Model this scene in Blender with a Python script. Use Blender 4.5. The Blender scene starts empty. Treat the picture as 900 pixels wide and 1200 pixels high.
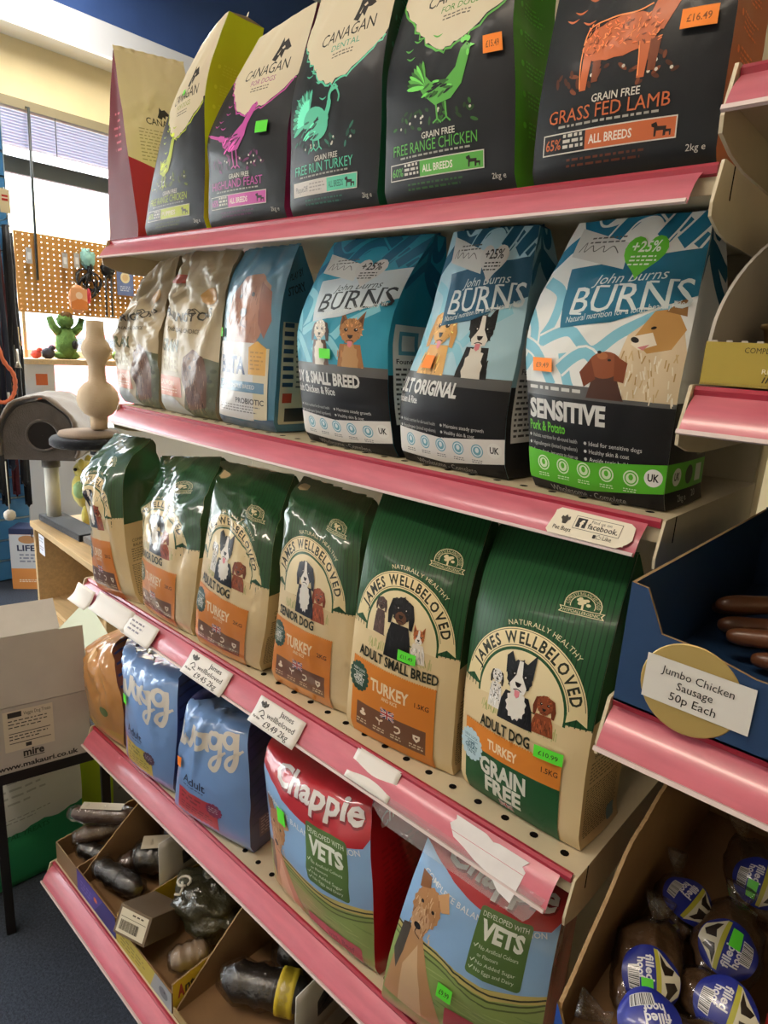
import bpy, bmesh, math, random
import numpy as np
from mathutils import Vector, Matrix, noise
from mathutils.geometry import tessellate_polygon

S = bpy.context.scene
COL = S.collection
PI = math.pi

# ------------------------------------------------------------------ camera
cd = bpy.data.cameras.new('camera')
cam = bpy.data.objects.new('camera', cd)
COL.objects.link(cam)
cd.sensor_fit = 'VERTICAL'
cd.sensor_height = 36.0
cd.lens = 761.54 / 1200 * 36
cd.clip_start = 0.02
cd.clip_end = 200
cr_, cu_, cf_ = Vector((0.737676, 0.672435, 0.060547)), Vector((-0.207782, 0.140783, 0.967991)), Vector((-0.642387, 0.726644, -0.243572))
cam.matrix_world = Matrix(((cr_.x, cu_.x, -cf_.x, 1.47856), (cr_.y, cu_.y, -cf_.y, -0.50694), (cr_.z, cu_.z, -cf_.z, 1.52763), (0, 0, 0, 1)))
S.camera = cam

# ------------------------------------------------------------------ light
world = bpy.data.worlds.new('sky'); S.world = world
world.use_nodes = True
bgn = world.node_tree.nodes['Background']
bgn.inputs[0].default_value = (0.86, 0.93, 1.0, 1)
bgn.inputs[1].default_value = 14.0
S.view_settings.view_transform = 'Standard'
S.view_settings.look = 'None'
S.view_settings.exposure = 0.3
S.view_settings.gamma = 1.0
S.view_settings.use_curve_mapping = False
S.cycles.use_denoising = True
S.cycles.max_bounces = 6
S.cycles.diffuse_bounces = 3
S.cycles.glossy_bounces = 3
S.cycles.transmission_bounces = 4
S.cycles.transparent_max_bounces = 6
S.cycles.caustics_reflective = False
S.cycles.caustics_refractive = False
S.cycles.sample_clamp_indirect = 4

def area(name, loc, tgt, sx, sy, power, colr):
    d = bpy.data.lights.new(name, 'AREA'); d.shape = 'RECTANGLE'; d.size = sx; d.size_y = sy
    d.energy = power; d.color = colr
    o = bpy.data.objects.new(name, d); COL.objects.link(o); o.location = loc
    o.rotation_euler = (Vector(tgt) - Vector(loc)).to_track_quat('-Z', 'Y').to_euler()
    return o
# daylight portal in the shop window, and unseen ceiling lamps, one of them added for the window wall
pt = area('window_portal', (-3.42, 1.75, 2.1), (0, 1.75, 2.1), 4.1, 1.7, 1, (1, 1, 1))
pt.data.cycles.is_portal = True
pt = area('window_portal', (-3.42, -1.6, 1.6), (0, -1.6, 1.6), 2.6, 2.6, 1, (1, 1, 1))
pt.data.cycles.is_portal = True
CEIL_LAMPS = [((0.9, -1.4, 3.9), 30, (1.0, 0.84, 0.66)), ((-0.6, -1.9, 3.9), 24, (1.0, 0.90, 0.80)), ((-2.3, 1.3, 3.9), 55, (1.0, 0.93, 0.82))]  # last lamp is added to brighten the wall and blind round the window
for i, (l, e, c) in enumerate(CEIL_LAMPS):
    area('ceiling_tube_light', l, (l[0], l[1], 0), 1.3, 0.25, e, c)

# ------------------------------------------------------------------ materials
def lin(h):
    h = h.lstrip('#')
    r = [int(h[i:i + 2], 16) / 255 for i in (0, 2, 4)]
    return tuple([(x / 12.92 if x <= .04045 else ((x + .055) / 1.055) ** 2.4) for x in r] + [1.0])
_M = {}
def mat(key, col, rough=.5, spec=.5, coat=0, coat_r=.1, metal=0, bump=0, bscale=30, bdist=.002, var=0, vscale=6, detail=3, trans=0, alpha=1, sheen=0, emit=0, stretch=None):
    k = (key, col)
    if k in _M: return _M[k]
    m = bpy.data.materials.new(key + '_' + col.lstrip('#')); m.use_nodes = True
    nt = m.node_tree; b = nt.nodes['Principled BSDF']
    b.inputs['Base Color'].default_value = lin(col)
    b.inputs['Roughness'].default_value = rough
    b.inputs['Specular IOR Level'].default_value = spec
    b.inputs['Metallic'].default_value = metal
    b.inputs['Coat Weight'].default_value = coat
    b.inputs['Coat Roughness'].default_value = coat_r
    b.inputs['Transmission Weight'].default_value = trans
    b.inputs['Alpha'].default_value = alpha
    if sheen: b.inputs['Sheen Weight'].default_value = sheen
    if emit:
        b.inputs['Emission Color'].default_value = lin(col); b.inputs['Emission Strength'].default_value = emit
    tc = None
    if bump or var:
        tc = nt.nodes.new('ShaderNodeTexCoord'); src = tc.outputs['Object']
        if stretch:
            mp = nt.nodes.new('ShaderNodeMapping'); mp.inputs['Scale'].default_value = stretch
            nt.links.new(src, mp.inputs[0]); src = mp.outputs[0]
    if bump:
        n = nt.nodes.new('ShaderNodeTexNoise'); n.inputs['Scale'].default_value = bscale; n.inputs['Detail'].default_value = detail
        nt.links.new(src, n.inputs['Vector'])
        bp = nt.nodes.new('ShaderNodeBump'); bp.inputs['Strength'].default_value = bump; bp.inputs['Distance'].default_value = bdist
        nt.links.new(n.outputs['Fac'], bp.inputs['Height']); nt.links.new(bp.outputs[0], b.inputs['Normal'])
        if coat: nt.links.new(bp.outputs[0], b.inputs['Coat Normal'])
    if var:
        n2 = nt.nodes.new('ShaderNodeTexNoise'); n2.inputs['Scale'].default_value = vscale; n2.inputs['Detail'].default_value = 4
        nt.links.new(src, n2.inputs['Vector'])
        cr = nt.nodes.new('ShaderNodeValToRGB'); c = lin(col)
        cr.color_ramp.elements[0].position = .3; cr.color_ramp.elements[1].position = .7
        cr.color_ramp.elements[0].color = tuple(x * (1 - var) for x in c[:3]) + (1,)
        cr.color_ramp.elements[1].color = tuple(min(1, x * (1 + var)) for x in c[:3]) + (1,)
        nt.links.new(n2.outputs['Fac'], cr.inputs[0]); nt.links.new(cr.outputs[0], b.inputs['Base Color'])
    _M[k] = m
    return m
def film(col, kind='gloss'):
    if kind == 'gloss': return mat('film', col, .34, .45, coat=.85, coat_r=.06, bump=.5, bscale=17, bdist=.005, detail=2)
    if kind == 'satin': return mat('satin_film', col, .45, .22, coat=.09, coat_r=.16, bump=.3, bscale=20, bdist=.003, detail=2)
    if kind == 'semi': return mat('semi_film', col, .42, .4, coat=.4, coat_r=.12, bump=.4, bscale=20, bdist=.004, detail=2)
    return mat('paper', col, .6, .35, bump=.2, bscale=30, bdist=.001)
def ink(col): return mat('ink', col, .5, .3)
CREAM_METAL = mat('cream_metal', '#cfc0a0', .42, .5, bump=.05, bscale=90, var=.08, vscale=9)
PINK = mat('pink_strip', '#c2616f', .33, .5, coat=.5, coat_r=.16, var=.10, vscale=14, stretch=(1, 6, 6))
DARKRED = mat('red_strip', '#a1283a', .35, .5, coat=.3)
WHITE_EDGE = mat('strip_edge', '#d7c3bf', .4)
CARD = mat('cardboard', '#8c6c4b', .85, .2, bump=.15, bscale=60, var=.12, vscale=8)
CARD_EDGE = mat('cardboard_edge', '#a38560', .9, .2, bump=.6, bscale=260, bdist=.002)
GREY_CARD = mat('grey_card', '#b7afa4', .8, .2, var=.05, vscale=10)
BLACK = mat('black', '#141414', .5)
DARK = mat('dark_hole', '#120f0d', .9, .1)
CLEAR = mat('clear_plastic', '#ffffff', .12, .5, alpha=.16, coat=.6, coat_r=.08, bump=.2, bscale=40)
WRAP_ = mat('clear_wrap', '#f4f2ee', .14, .6, alpha=.20, coat=1, coat_r=.07, bump=.8, bscale=45, bdist=.006, detail=4)
def wrap_mat(name, k0, k1, rough, bs):
    m = bpy.data.materials.new(name); m.use_nodes = True; nt = m.node_tree; nt.nodes.remove(nt.nodes['Principled BSDF'])
    out = nt.nodes['Material Output']; tr = nt.nodes.new('ShaderNodeBsdfTransparent'); gl = nt.nodes.new('ShaderNodeBsdfGlossy'); mx = nt.nodes.new('ShaderNodeMixShader')
    gl.inputs['Roughness'].default_value = rough; lw = nt.nodes.new('ShaderNodeLayerWeight'); lw.inputs['Blend'].default_value = .35
    mr = nt.nodes.new('ShaderNodeMapRange'); mr.inputs['To Min'].default_value = k0; mr.inputs['To Max'].default_value = k1
    tc = nt.nodes.new('ShaderNodeTexCoord'); n = nt.nodes.new('ShaderNodeTexNoise'); n.inputs['Scale'].default_value = bs; n.inputs['Detail'].default_value = 3
    bp = nt.nodes.new('ShaderNodeBump'); bp.inputs['Strength'].default_value = .9; bp.inputs['Distance'].default_value = .006
    L = nt.links.new; L(tc.outputs['Object'], n.inputs['Vector']); L(n.outputs['Fac'], bp.inputs['Height']); L(bp.outputs[0], gl.inputs['Normal']); L(bp.outputs[0], lw.inputs['Normal'])
    L(lw.outputs['Fresnel'], mr.inputs['Value']); L(mr.outputs[0], mx.inputs[0]); L(tr.outputs[0], mx.inputs[1]); L(gl.outputs[0], mx.inputs[2]); L(mx.outputs[0], out.inputs[0])
    return m
WRAP = wrap_mat('clear_wrap', .06, .6, .08, 70)
CLEAR = wrap_mat('clear_plastic', .10, .5, .18, 30)
WOODL = mat('light_wood', '#c9a777', .5, .4, var=.12, vscale=5, stretch=(1, 14, 14))
PLUSHG = mat('grey_plush', '#5d5650', .95, .1, bump=.8, bscale=160, bdist=.004, var=.15, vscale=12, sheen=.4)
PLUSHB = mat('black_plush', '#24262b', .95, .1, bump=.7, bscale=160, bdist=.004, sheen=.3)

# ------------------------------------------------------------------ objects
_LOC = {}
def wloc(p): return _LOC.get(p.name, Vector((0, 0, 0))) if p else Vector((0, 0, 0))
def thing(name, label, cat, loc, group=None):
    o = bpy.data.objects.new(name, None); COL.objects.link(o); o.location = loc; o.empty_display_size = .03
    o['label'] = label; o['category'] = cat
    if group: o['group'] = group
    _LOC[o.name] = Vector(loc)
    return o
def tag(o, label, cat, group=None):
    o['label'] = label; o['category'] = cat
    if group: o['group'] = group
    return o
def link_mesh(name, me, parent=None):
    o = bpy.data.objects.new(name, me); COL.objects.link(o)
    if parent is not None: o.parent = parent
    _LOC[o.name] = wloc(parent)
    return o

class G:
    """a growing mesh with several materials"""
    def __init__(self): self.v = []; self.f = []; self.m = []; self.mats = []; self.sm = []
    def mi(self, m):
        if m not in self.mats: self.mats.append(m)
        return self.mats.index(m)
    def add(self, vs, fs, m, smooth=False):
        o = len(self.v); self.v += [tuple(p) for p in vs]; i = self.mi(m)
        for f in fs: self.f.append([o + k for k in f]); self.m.append(i); self.sm.append(smooth)
        return self
    def box(self, x0, x1, y0, y1, z0, z1, m, mtx=None):
        vs = [Vector((x, y, z)) for z in (z0, z1) for y in (y0, y1) for x in (x0, x1)]
        if mtx is not None: vs = [mtx @ p for p in vs]
        return self.add(vs, [(0, 2, 3, 1), (4, 5, 7, 6), (0, 1, 5, 4), (2, 6, 7, 3), (0, 4, 6, 2), (1, 3, 7, 5)], m)
    def prism(self, pts, ext, m, m2=None):
        """polygon (3d points) extruded by the vector ext"""
        n = len(pts); e = Vector(ext); a = [Vector(p) for p in pts]; b = [p + e for p in a]
        self.add(a + b, [(i, (i + 1) % n, n + (i + 1) % n, n + i) for i in range(n)], m2 or m)
        t = tessellate_polygon([a])
        self.add(a, [tuple(q) for q in t], m); self.add(b, [tuple(reversed(q)) for q in t], m)
        return self
    def lathe(self, prof, c, m, n=24, axis='Z', smooth=True, closed=True, mtx=None):
        vs = []; fs = []
        for r, h in prof:
            for k in range(n):
                a = 2 * PI * k / n; x, y = r * math.cos(a), r * math.sin(a)
                p = Vector((x, y, h)) if axis == 'Z' else (Vector((h, x, y)) if axis == 'X' else Vector((x, h, y)))
                if mtx is not None: p = mtx @ p
                vs.append(p + Vector(c))
        for j in range(len(prof) - 1):
            for k in range(n): fs.append((j * n + k, j * n + (k + 1) % n, (j + 1) * n + (k + 1) % n, (j + 1) * n + k))
        if closed:
            fs.append(tuple(range(n))[::-1]); fs.append(tuple((len(prof) - 1) * n + k for k in range(n)))
        return self.add(vs, fs, m, smooth)
    def tube(self, pts, r, m, n=8, flat=1.0, smooth=True):
        pts = [Vector(p) for p in pts]; vs = []; fs = []
        rr = r if isinstance(r, (list, tuple)) else [r] * len(pts)
        up = Vector((0.13, 0.21, 1)).normalized()
        for i, p in enumerate(pts):
            t = (pts[min(i + 1, len(pts) - 1)] - pts[max(i - 1, 0)]).normalized()
            if abs(t.dot(up)) > .95: up = Vector((1, .2, .1)).normalized()
            a = t.cross(up).normalized(); b = t.cross(a).normalized()
            for k in range(n):
                w = 2 * PI * k / n
                vs.append(p + a * math.cos(w) * rr[i] + b * math.sin(w) * rr[i] * flat)
        for j in range(len(pts) - 1):
            for k in range(n): fs.append((j * n + k, j * n + (k + 1) % n, (j + 1) * n + (k + 1) % n, (j + 1) * n + k))
        fs.append(tuple(range(n))[::-1]); fs.append(tuple((len(pts) - 1) * n + k for k in range(n)))
        return self.add(vs, fs, m, smooth)
    def blob(self, c, rx, ry, rz, m, seed=0, amp=.1, sc=3, n=24, k=16, mtx=None, fn=None):
        vs = []; fs = []
        for j in range(k + 1):
            th = PI * j / k
            for i in range(n):
                ph = 2 * PI * i / n
                d = Vector((math.sin(th) * math.cos(ph), math.sin(th) * math.sin(ph), math.cos(th)))
                s = 1 + amp * noise.noise(d * sc + Vector((seed * 7.3, seed * 1.7, seed)))
                if fn: s *= fn(d)
                p = Vector((d.x * rx * s, d.y * ry * s, d.z * rz * s))
                if mtx is not None: p = mtx @ p
                vs.append(p + Vector(c))
        for j in range(k):
            for i in range(n): fs.append((j * n + i, (j + 1) * n + i, (j + 1) * n + (i + 1) % n, j * n + (i + 1) % n))
        return self.add(vs, fs, m, True)
    def obj(self, name, parent=None, bevel=0):
        L = wloc(parent)
        me = bpy.data.meshes.new(name); me.from_pydata([(p[0] - L.x, p[1] - L.y, p[2] - L.z) for p in self.v], [], self.f)
        for m in self.mats: me.materials.append(m)
        me.polygons.foreach_set('material_index', self.m); me.polygons.foreach_set('use_smooth', self.sm)
        me.validate(); me.update()
        o = link_mesh(name, me, parent)
        if bevel:
            b = o.modifiers.new('bevel', 'BEVEL'); b.width = bevel; b.segments = 2; b.limit_method = 'ANGLE'
        return o
def struct(o): o['kind'] = 'structure'; return o

# ------------------------------------------------------------------ printed artwork, in cm on a panel
_fc = bpy.data.curves.new('type', 'FONT'); _fo = bpy.data.objects.new('type', _fc); COL.objects.link(_fo)
_fc.resolution_u = 2; _fc.size = 1.0
_T = {}
def glyphs(s, bold=0.0):
    k = (s, bold)
    if k in _T: return _T[k]
    _fc.body = s; _fc.offset = bold
    dg = bpy.context.evaluated_depsgraph_get(); dg.update()
    me = _fo.evaluated_get(dg).to_mesh()
    me.calc_loop_triangles()
    co = np.zeros(len(me.vertices) * 3); me.vertices.foreach_get('co', co); co = co.reshape(-1, 3)[:, :2]
    t = np.zeros(len(me.loop_triangles) * 3, dtype=np.int32); me.loop_triangles.foreach_get('vertices', t)
    tr = co[t].reshape(-1, 3, 2) if len(t) else np.zeros((0, 3, 2))
    w = (float(co[:, 0].min()), float(co[:, 0].max())) if len(co) else (0, .3)
    _fo.evaluated_get(dg).to_mesh_clear()
    _T[k] = (tr, w)
    return _T[k]
_g, _ = glyphs('H'); CAP = float(_g[:, :, 1].max())

def catmull(P, n=8, closed=False):
    P = [Vector(p) for p in P]; out = []; N = len(P)
    for i in range(N if closed else N - 1):
        if closed: a, b, c, d = P[(i - 1) % N], P[i], P[(i + 1) % N], P[(i + 2) % N]
        else: a, b, c, d = P[max(i - 1, 0)], P[i], P[i + 1], P[min(i + 2, N - 1)]
        for k in range(n):
            t = k / n
            out.append(.5 * ((2 * b) + (c - a) * t + (2 * a - 5 * b + 4 * c - d) * t * t + (3 * b - a - 3 * c + d) * t ** 3))
    if not closed: out.append(P[-1])
    return out

class Art:
    def __init__(self, w, h): self.w = w; self.h = h; self.items = []; self.L = 0; self.dx = self.dy = 0; self.sx = self.sy = 1.0; self.oy = self.ox = 0.0
    def tris(self, t, col, up=True):
        t = np.asarray(t, float).reshape(-1, 3, 2)
        if len(t) == 0: return
        t = t * np.array([self.sx, self.sy]) + np.array([self.dx + self.ox, self.dy + self.oy])
        if up: self.L += 1
        self.items.append((t, col, self.L))
    def poly(self, pts, col, up=True):
        pts = [(p[0], p[1]) for p in pts]
        v = [Vector((p[0], p[1], 0)) for p in pts]
        self.tris([[pts[i] for i in q] for q in tessellate_polygon([v])], col, up)
    def rect(self, x0, y0, x1, y1, col, up=True): self.tris([[(x0, y0), (x1, y0), (x1, y1)], [(x0, y0), (x1, y1), (x0, y1)]], col, up)
    def rrect(self, x0, y0, x1, y1, r, col, up=True):
        pts = []
        for cx, cy, a in ((x1 - r, y1 - r, 0), (x0 + r, y1 - r, 90), (x0 + r, y0 + r, 180), (x1 - r, y0 + r, 270)):
            for k in range(5): q = math.radians(a + k * 22.5); pts.append((cx + r * math.cos(q), cy + r * math.sin(q)))
        self.poly(pts, col, up)
    def ell(self, cx, cy, rx, ry, col, rot=0, n=22, jag=0, seed=1, up=True):
        rnd = random.Random(seed); c, s = math.cos(math.radians(rot)), math.sin(math.radians(rot)); pts = []
        for k in range(n):
            a = 2 * PI * k / n; j = 1 + (jag * (1 if k % 2 else -1) * rnd.uniform(.4, 1) if jag else 0)
            x, y = rx * math.cos(a) * j, ry * math.sin(a) * j
            pts.append((cx + x * c - y * s, cy + x * s + y * c))
        self.tris([[(cx, cy), pts[k], pts[(k + 1) % n]] for k in range(n)], col, up)
    def stroke(self, pts, wd, col, closed=False, smooth=6, taper=False, up=True):
        P = catmull([(p[0], p[1], 0) for p in pts], smooth, closed) if smooth else [Vector((p[0], p[1], 0)) for p in pts]
        if closed: P = P + [P[0]]
        n = len(P); E = []
        for i in range(n):
            a = P[max(i - 1, 0)] if not (closed and i == 0) else P[-2]; b = P[min(i + 1, n - 1)] if not (closed and i == n - 1) else P[1]
            t = (b - a); t = t.normalized() if t.length > 1e-9 else Vector((1, 0, 0))
            w = (wd[min(int(i / max(n - 1, 1) * (len(wd) - 1) + .5), len(wd) - 1)] if isinstance(wd, (list, tuple)) else wd) / 2
            if taper: w *= max(.12, math.sin(PI * (i + .3) / (n - .4)))
            q = Vector((-t.y, t.x, 0)) * w; E.append((P[i] + q, P[i] - q))
        t = []
        for i in range(n - 1):
            a, b = E[i]; c, d = E[i + 1]
            t += [[a[:2], b[:2], d[:2]], [a[:2], d[:2], c[:2]]]
        self.tris(t, col, up)
    def text(self, s, x, y, cap, col, w=None, al='L', shear=0, bold=0.0, rot=0, up=True):
        t, (a, b) = glyphs(s, bold)
        k = cap / CAP; kx = k
        if w: kx = w / max(b - a, 1e-6)
        X = (t[:, :, 0] - a) * kx; Y = t[:, :, 1] * k
        W = (b - a) * kx
        X = X - {'L': 0, 'C': W / 2, 'R': W}[al] + shear * Y
        if rot:
            c, sn = math.cos(math.radians(rot)), math.sin(math.radians(rot)); X, Y = X * c - Y * sn, X * sn + Y * c
        self.tris(np.stack([X + x, Y + y], -1), col, up)
        return W
    def arc(self, s, cx, cy, r, a0, a1, cap, col, bold=0.0, wf=1.0):
        k = cap / CAP; adv = []
        for ch in s:
            t, (a, b) = glyphs(ch, bold) if ch != ' ' else (None, (0, .22))
            adv.append((t, a, b))
        tot = sum((b - a) + .09 for _, a, b in adv) - .09; pos = 0; out = []
        for t, a, b in adv:
            q = math.radians(a0 + (a1 - a0) * (pos + (b - a) / 2) / tot); pos += (b - a) + .09
            if t is None: continue
            sc = abs(math.radians(a1 - a0)) * r / tot * wf
            X = (t[:, :, 0] - (a + b) / 2) * sc; Y = t[:, :, 1] * k
            g = q - PI / 2
            if a1 > a0: g += PI
            c, sn = math.cos(g), math.sin(g)
            out.append(np.stack([cx + r * math.cos(q) + X * c - Y * sn, cy + r * math.sin(q) + X * sn + Y * c], -1))
        self.tris(np.concatenate(out), col)
    def lines(self, x0, x1, y0, y1, n, col, th=.35, seed=3, ragged=.25):
        rnd = random.Random(seed); dy = (y1 - y0) / n; t = []
        for i in range(n):
            y = y1 - dy * (i + .5); x = x0; end = x1 - rnd.random() * ragged * (x1 - x0)
            while x < end:
                w = rnd.uniform(.25, .8) * dy * 2.2; e = min(x + w, end)
                t += [[(x, y), (e, y), (e, y + dy * th)], [(x, y), (e, y + dy * th), (x, y + dy * th)]]; x = e + dy * .45
        self.tris(t, col)
    def at(self, x, y, s=1.0, sy=None):
        self.dx, self.dy, self.sx, self.sy = x, y, s, sy or abs(s); return self
    def home(self): self.dx = self.dy = 0; self.sx = self.sy = 1.0; return self

def _clip(poly, fn):
    out = []; n = len(poly)
    for i in range(n):
        a, b = poly[i], poly[(i + 1) % n]; fa, fb = fn(a), fn(b)
        if fa >= 0: out.append(a)
        if (fa > 0 and fb < 0) or (fa < 0 and fb > 0):
            t = fa / (fa - fb); out.append((a[0] + (b[0] - a[0]) * t, a[1] + (b[1] - a[1]) * t))
    return out

def panel(name, grid, parent, base, art=None, kind='gloss', flip=False, lift=.0003, step=.00004, mfun=None, nrm_up=None):
    """grid: (nj+1, ni+1, 3) points; the artwork follows every fold of it"""
    L = wloc(parent); P = np.asarray(grid, float) - np.array(L); nj, ni = P.shape[0] - 1, P.shape[1] - 1
    du = np.gradient(P, axis=1); dv = np.gradient(P, axis=0)
    N = np.cross(du, dv); N /= (np.linalg.norm(N, axis=2, keepdims=True) + 1e-12)
    if flip: N = -N
    mfun = mfun or (lambda c: film(c, kind))
    V = [P.reshape(-1, 3)]; NN = [N.reshape(-1, 3)]; F = []; MI = []; mats = [mfun(base)]; names = {base: 0}
    idx = lambda i, j: j * (ni + 1) + i
    for j in range(nj):
        for i in range(ni):
            a, b, c, d = idx(i, j), idx(i + 1, j), idx(i + 1, j + 1), idx(i, j + 1)
            F += [(a, b, c), (a, c, d)] if not flip else [(a, c, b), (a, d, c)]; MI += [0, 0]
    base_n = P.shape[0] * P.shape[1]; cnt = base_n
    if art:
        step = min(.00002, .0011 / max(1, art.L))
        for tr, col, lay in art.items:
            if col not in names: names[col] = len(mats); mats.append(mfun(col))
            mi = names[col]; off = lift + step * lay
            T = tr / np.array([art.w, art.h]) * np.array([ni, nj])
            pieces = []
            for t in T:
                x0, y0 = t.min(0); x1, y1 = t.max(0)
                if x1 <= 0 or y1 <= 0 or x0 >= ni or y0 >= nj: continue
                p0 = [tuple(q) for q in t]
                i0, i1 = max(0, int(math.floor(x0))), min(ni - 1, int(math.floor(x1 - 1e-9)))
                j0, j1 = max(0, int(math.floor(y0))), min(nj - 1, int(math.floor(y1 - 1e-9)))
                for i in range(i0, i1 + 1):
                    pc = p0
                    if x0 < i: pc = _clip(pc, lambda q: q[0] - i)
                    if x1 > i + 1: pc = _clip(pc, lambda q: i + 1 - q[0])
                    if len(pc) < 3: continue
                    for j in range(j0, j1 + 1):
                        pd = pc
                        if y0 < j: pd = _clip(pd, lambda q: q[1] - j)
                        if y1 > j + 1: pd = _clip(pd, lambda q: j + 1 - q[1])
                        if len(pd) < 3: continue
                        g = [(q[0] - i) - (q[1] - j) for q in pd]
                        if min(g) >= -1e-9: pieces.append((i, j, 0, pd))
                        elif max(g) <= 1e-9: pieces.append((i, j, 1, pd))
                        else:
                            A = _clip(pd, lambda q: (q[0] - i) - (q[1] - j)); Bq = _clip(pd, lambda q: (q[1] - j) - (q[0] - i))
                            if len(A) > 2: pieces.append((i, j, 0, A))
                            if len(Bq) > 2: pieces.append((i, j, 1, Bq))
            if not pieces: continue
            I = []; J = []; K = []; Q = []
            for i, j, k, pd in pieces:
                n = len(pd); I += [i] * n; J += [j] * n; K += [k] * n; Q += pd
                r = list(range(cnt, cnt + n)); cnt += n
                ar = sum(pd[m][0] * pd[(m + 1) % n][1] - pd[(m + 1) % n][0] * pd[m][1] for m in range(n))
                if (ar < 0) != flip: r.reverse()
                F.append(tuple(r)); MI.append(mi)
            I = np.array(I); J = np.array(J); K = np.array(K)[:, None]; Q = np.array(Q); fx = (Q[:, 0] - I)[:, None]; fy = (Q[:, 1] - J)[:, None]
            def itp(A):
                a, b, c, d = A[J, I], A[J, I + 1], A[J + 1, I + 1], A[J + 1, I]
                return np.where(K == 0, a * (1 - fx) + b * (fx - fy) + c * fy, a * (1 - fy) + c * fx + d * (fy - fx))
            n_ = itp(N); n_ /= np.linalg.norm(n_, axis=1, keepdims=True) + 1e-12
            V.append(itp(P) + n_ * off); NN.append(n_)
    V = np.concatenate(V); NN = np.concatenate(NN)
    me = bpy.data.meshes.new(name); me.from_pydata(V.tolist(), [], F)
    for m in mats: me.materials.append(m)
    me.polygons.foreach_set('material_index', MI); me.polygons.foreach_set('use_smooth', [True] * len(F))
    me.update()
    me.normals_split_custom_set_from_vertices(NN.tolist())
    return link_mesh(name, me, parent)

def flat_panel(name, o, ux, uy, w, h, parent, base, art, mfun=ink, ni=1, nj=1, curl=None, lift=.0003):
    """flat printed sheet: origin o, unit axes, size in metres; art in cm"""
    o, ux, uy = Vector(o), Vector(ux).normalized(), Vector(uy).normalized(); n = ux.cross(uy)
    g = [[o + ux * (w * i / ni) + uy * (h * j / nj) + (n * curl(i / ni, j / nj) if curl else Vector((0, 0, 0))) for i in range(ni + 1)] for j in range(nj + 1)]
    return panel(name, [[tuple(p) for p in r] for r in g], parent, base, art, mfun=mfun, lift=lift, step=.00003)
# ------------------------------------------------------------------ drawings used in the prints
def dog(a, x, y, s, coat, face=None, ears='flop', earc=None, chest=None, blaze=None, tongue=False, body=True, turn=0.0, sd=1, muzz=None, spots=None, bl=-4.3):
    """sitting dog seen from the front; (x, y) is the nose, s the head half width in cm"""
    face = face or coat; earc = earc or coat; muzz = muzz or face
    A = a.at(x, y, s)
    if body:
        a.poly([(-1.3, bl), (-1.15, bl * .5), (-.85, -.6), (.85, -.6), (1.15, bl * .5), (1.35, bl)], coat)
        for k in range(36):
            rr = random.Random(sd * 31 + k); bx, by = rr.uniform(-1.1, 1.1), rr.uniform(bl + .6, -1)
            a.stroke([(bx, by), (bx + rr.uniform(-.15, .15), by - .5)], .09, tint(coat, rr.choice([.7, .85, 1.2, 1.35])), smooth=0)
        if chest: a.ell(0, bl * .5, .72, -bl * .38, chest, 0, 26, .12, sd)
    if ears == 'flop':
        for q in (-1, 1): a.poly([(q * .55, 1.25), (q * 1.05, 1.05), (q * 1.32, .1), (q * 1.2, -.75), (q * .9, -.7), (q * .75, .2)], earc)
    elif ears == 'point':
        for q in (-1, 1):
            a.poly([(q * .25, 1.05), (q * .95, .5), (q * .95, 2.0)], earc); a.poly([(q * .45, 1.1), (q * .82, .8), (q * .87, 1.6)], tint(earc, .7))
    elif ears == 'half':
        a.poly([(-.3, 1.0), (-1.0, .4), (-1.1, 1.4), (-.75, 1.75)], earc); a.poly([(.25, 1.05), (.95, .5), (1.0, 2.0)], earc)
    elif ears == 'fold':
        for q in (-1, 1): a.poly([(q * .4, 1.15), (q * .85, 1.45), (q * 1.35, .75), (q * 1.15, .2), (q * .85, .7)], earc)
    a.ell(0, .45, .92, .95, face, 0, 30, .05, sd)
    for k in range(46):
        rr = random.Random(sd * 17 + k); t = rr.uniform(0, 2 * PI); r0 = rr.uniform(.2, .88)
        a.stroke([(r0 * math.cos(t), .45 + r0 * math.sin(t)), ((r0 + .18) * math.cos(t), .45 + (r0 + .22) * math.sin(t))], .07, tint(face, rr.choice([.7, .85, 1.2, 1.4])), smooth=0)
    if blaze: a.poly([(-.14, 1.35), (.14, 1.35), (.22, .5), (.62, -.1), (.5, -.5), (-.5, -.5), (-.62, -.1), (-.22, .5)], blaze)
    a.ell(0, -.12, .55, .46, blaze or muzz, 0, 20, .05, sd + 2)
    for q in (-1, 1):
        a.ell(q * .4, .5, .16, .13, '#140d08'); a.ell(q * .4 + .04, .54, .045, .045, '#f4efe6')
    if tongue: a.poly([(-.2, -.38), (.2, -.38), (.17, -.72), (0, -.85), (-.17, -.72)], '#d9828a')
    a.poly([(-.24, .1), (.24, .1), (.16, -.1), (0, -.2), (-.16, -.1)], '#17110e')
    a.stroke([(-.3, -.38), (0, -.3), (.3, -.38)], .06, '#17110e', smooth=4)
    if spots:
        for k in range(spots):
            rr = random.Random(sd + k * 3); a.ell(rr.uniform(-.9, .9), rr.uniform(-3.8, 1.2), .12, .1, '#2a2622', rr.uniform(0, 90), 8)
    a.home()
def tint(c, k):
    c = c.lstrip('#'); return '#' + ''.join('%02x' % max(0, min(255, int(int(c[i:i + 2], 16) * k + (6 if k > 1 else 0)))) for i in (0, 2, 4))
def heart(a, x, y, s, col):
    pts = []
    for k in range(28):
        t = 2 * PI * k / 28; pts.append((x + s * 16 * math.sin(t) ** 3 / 16, y + s * (13 * math.cos(t) - 5 * math.cos(2 * t) - 2 * math.cos(3 * t) - math.cos(4 * t)) / 16))
    a.poly(pts, col)
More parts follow.
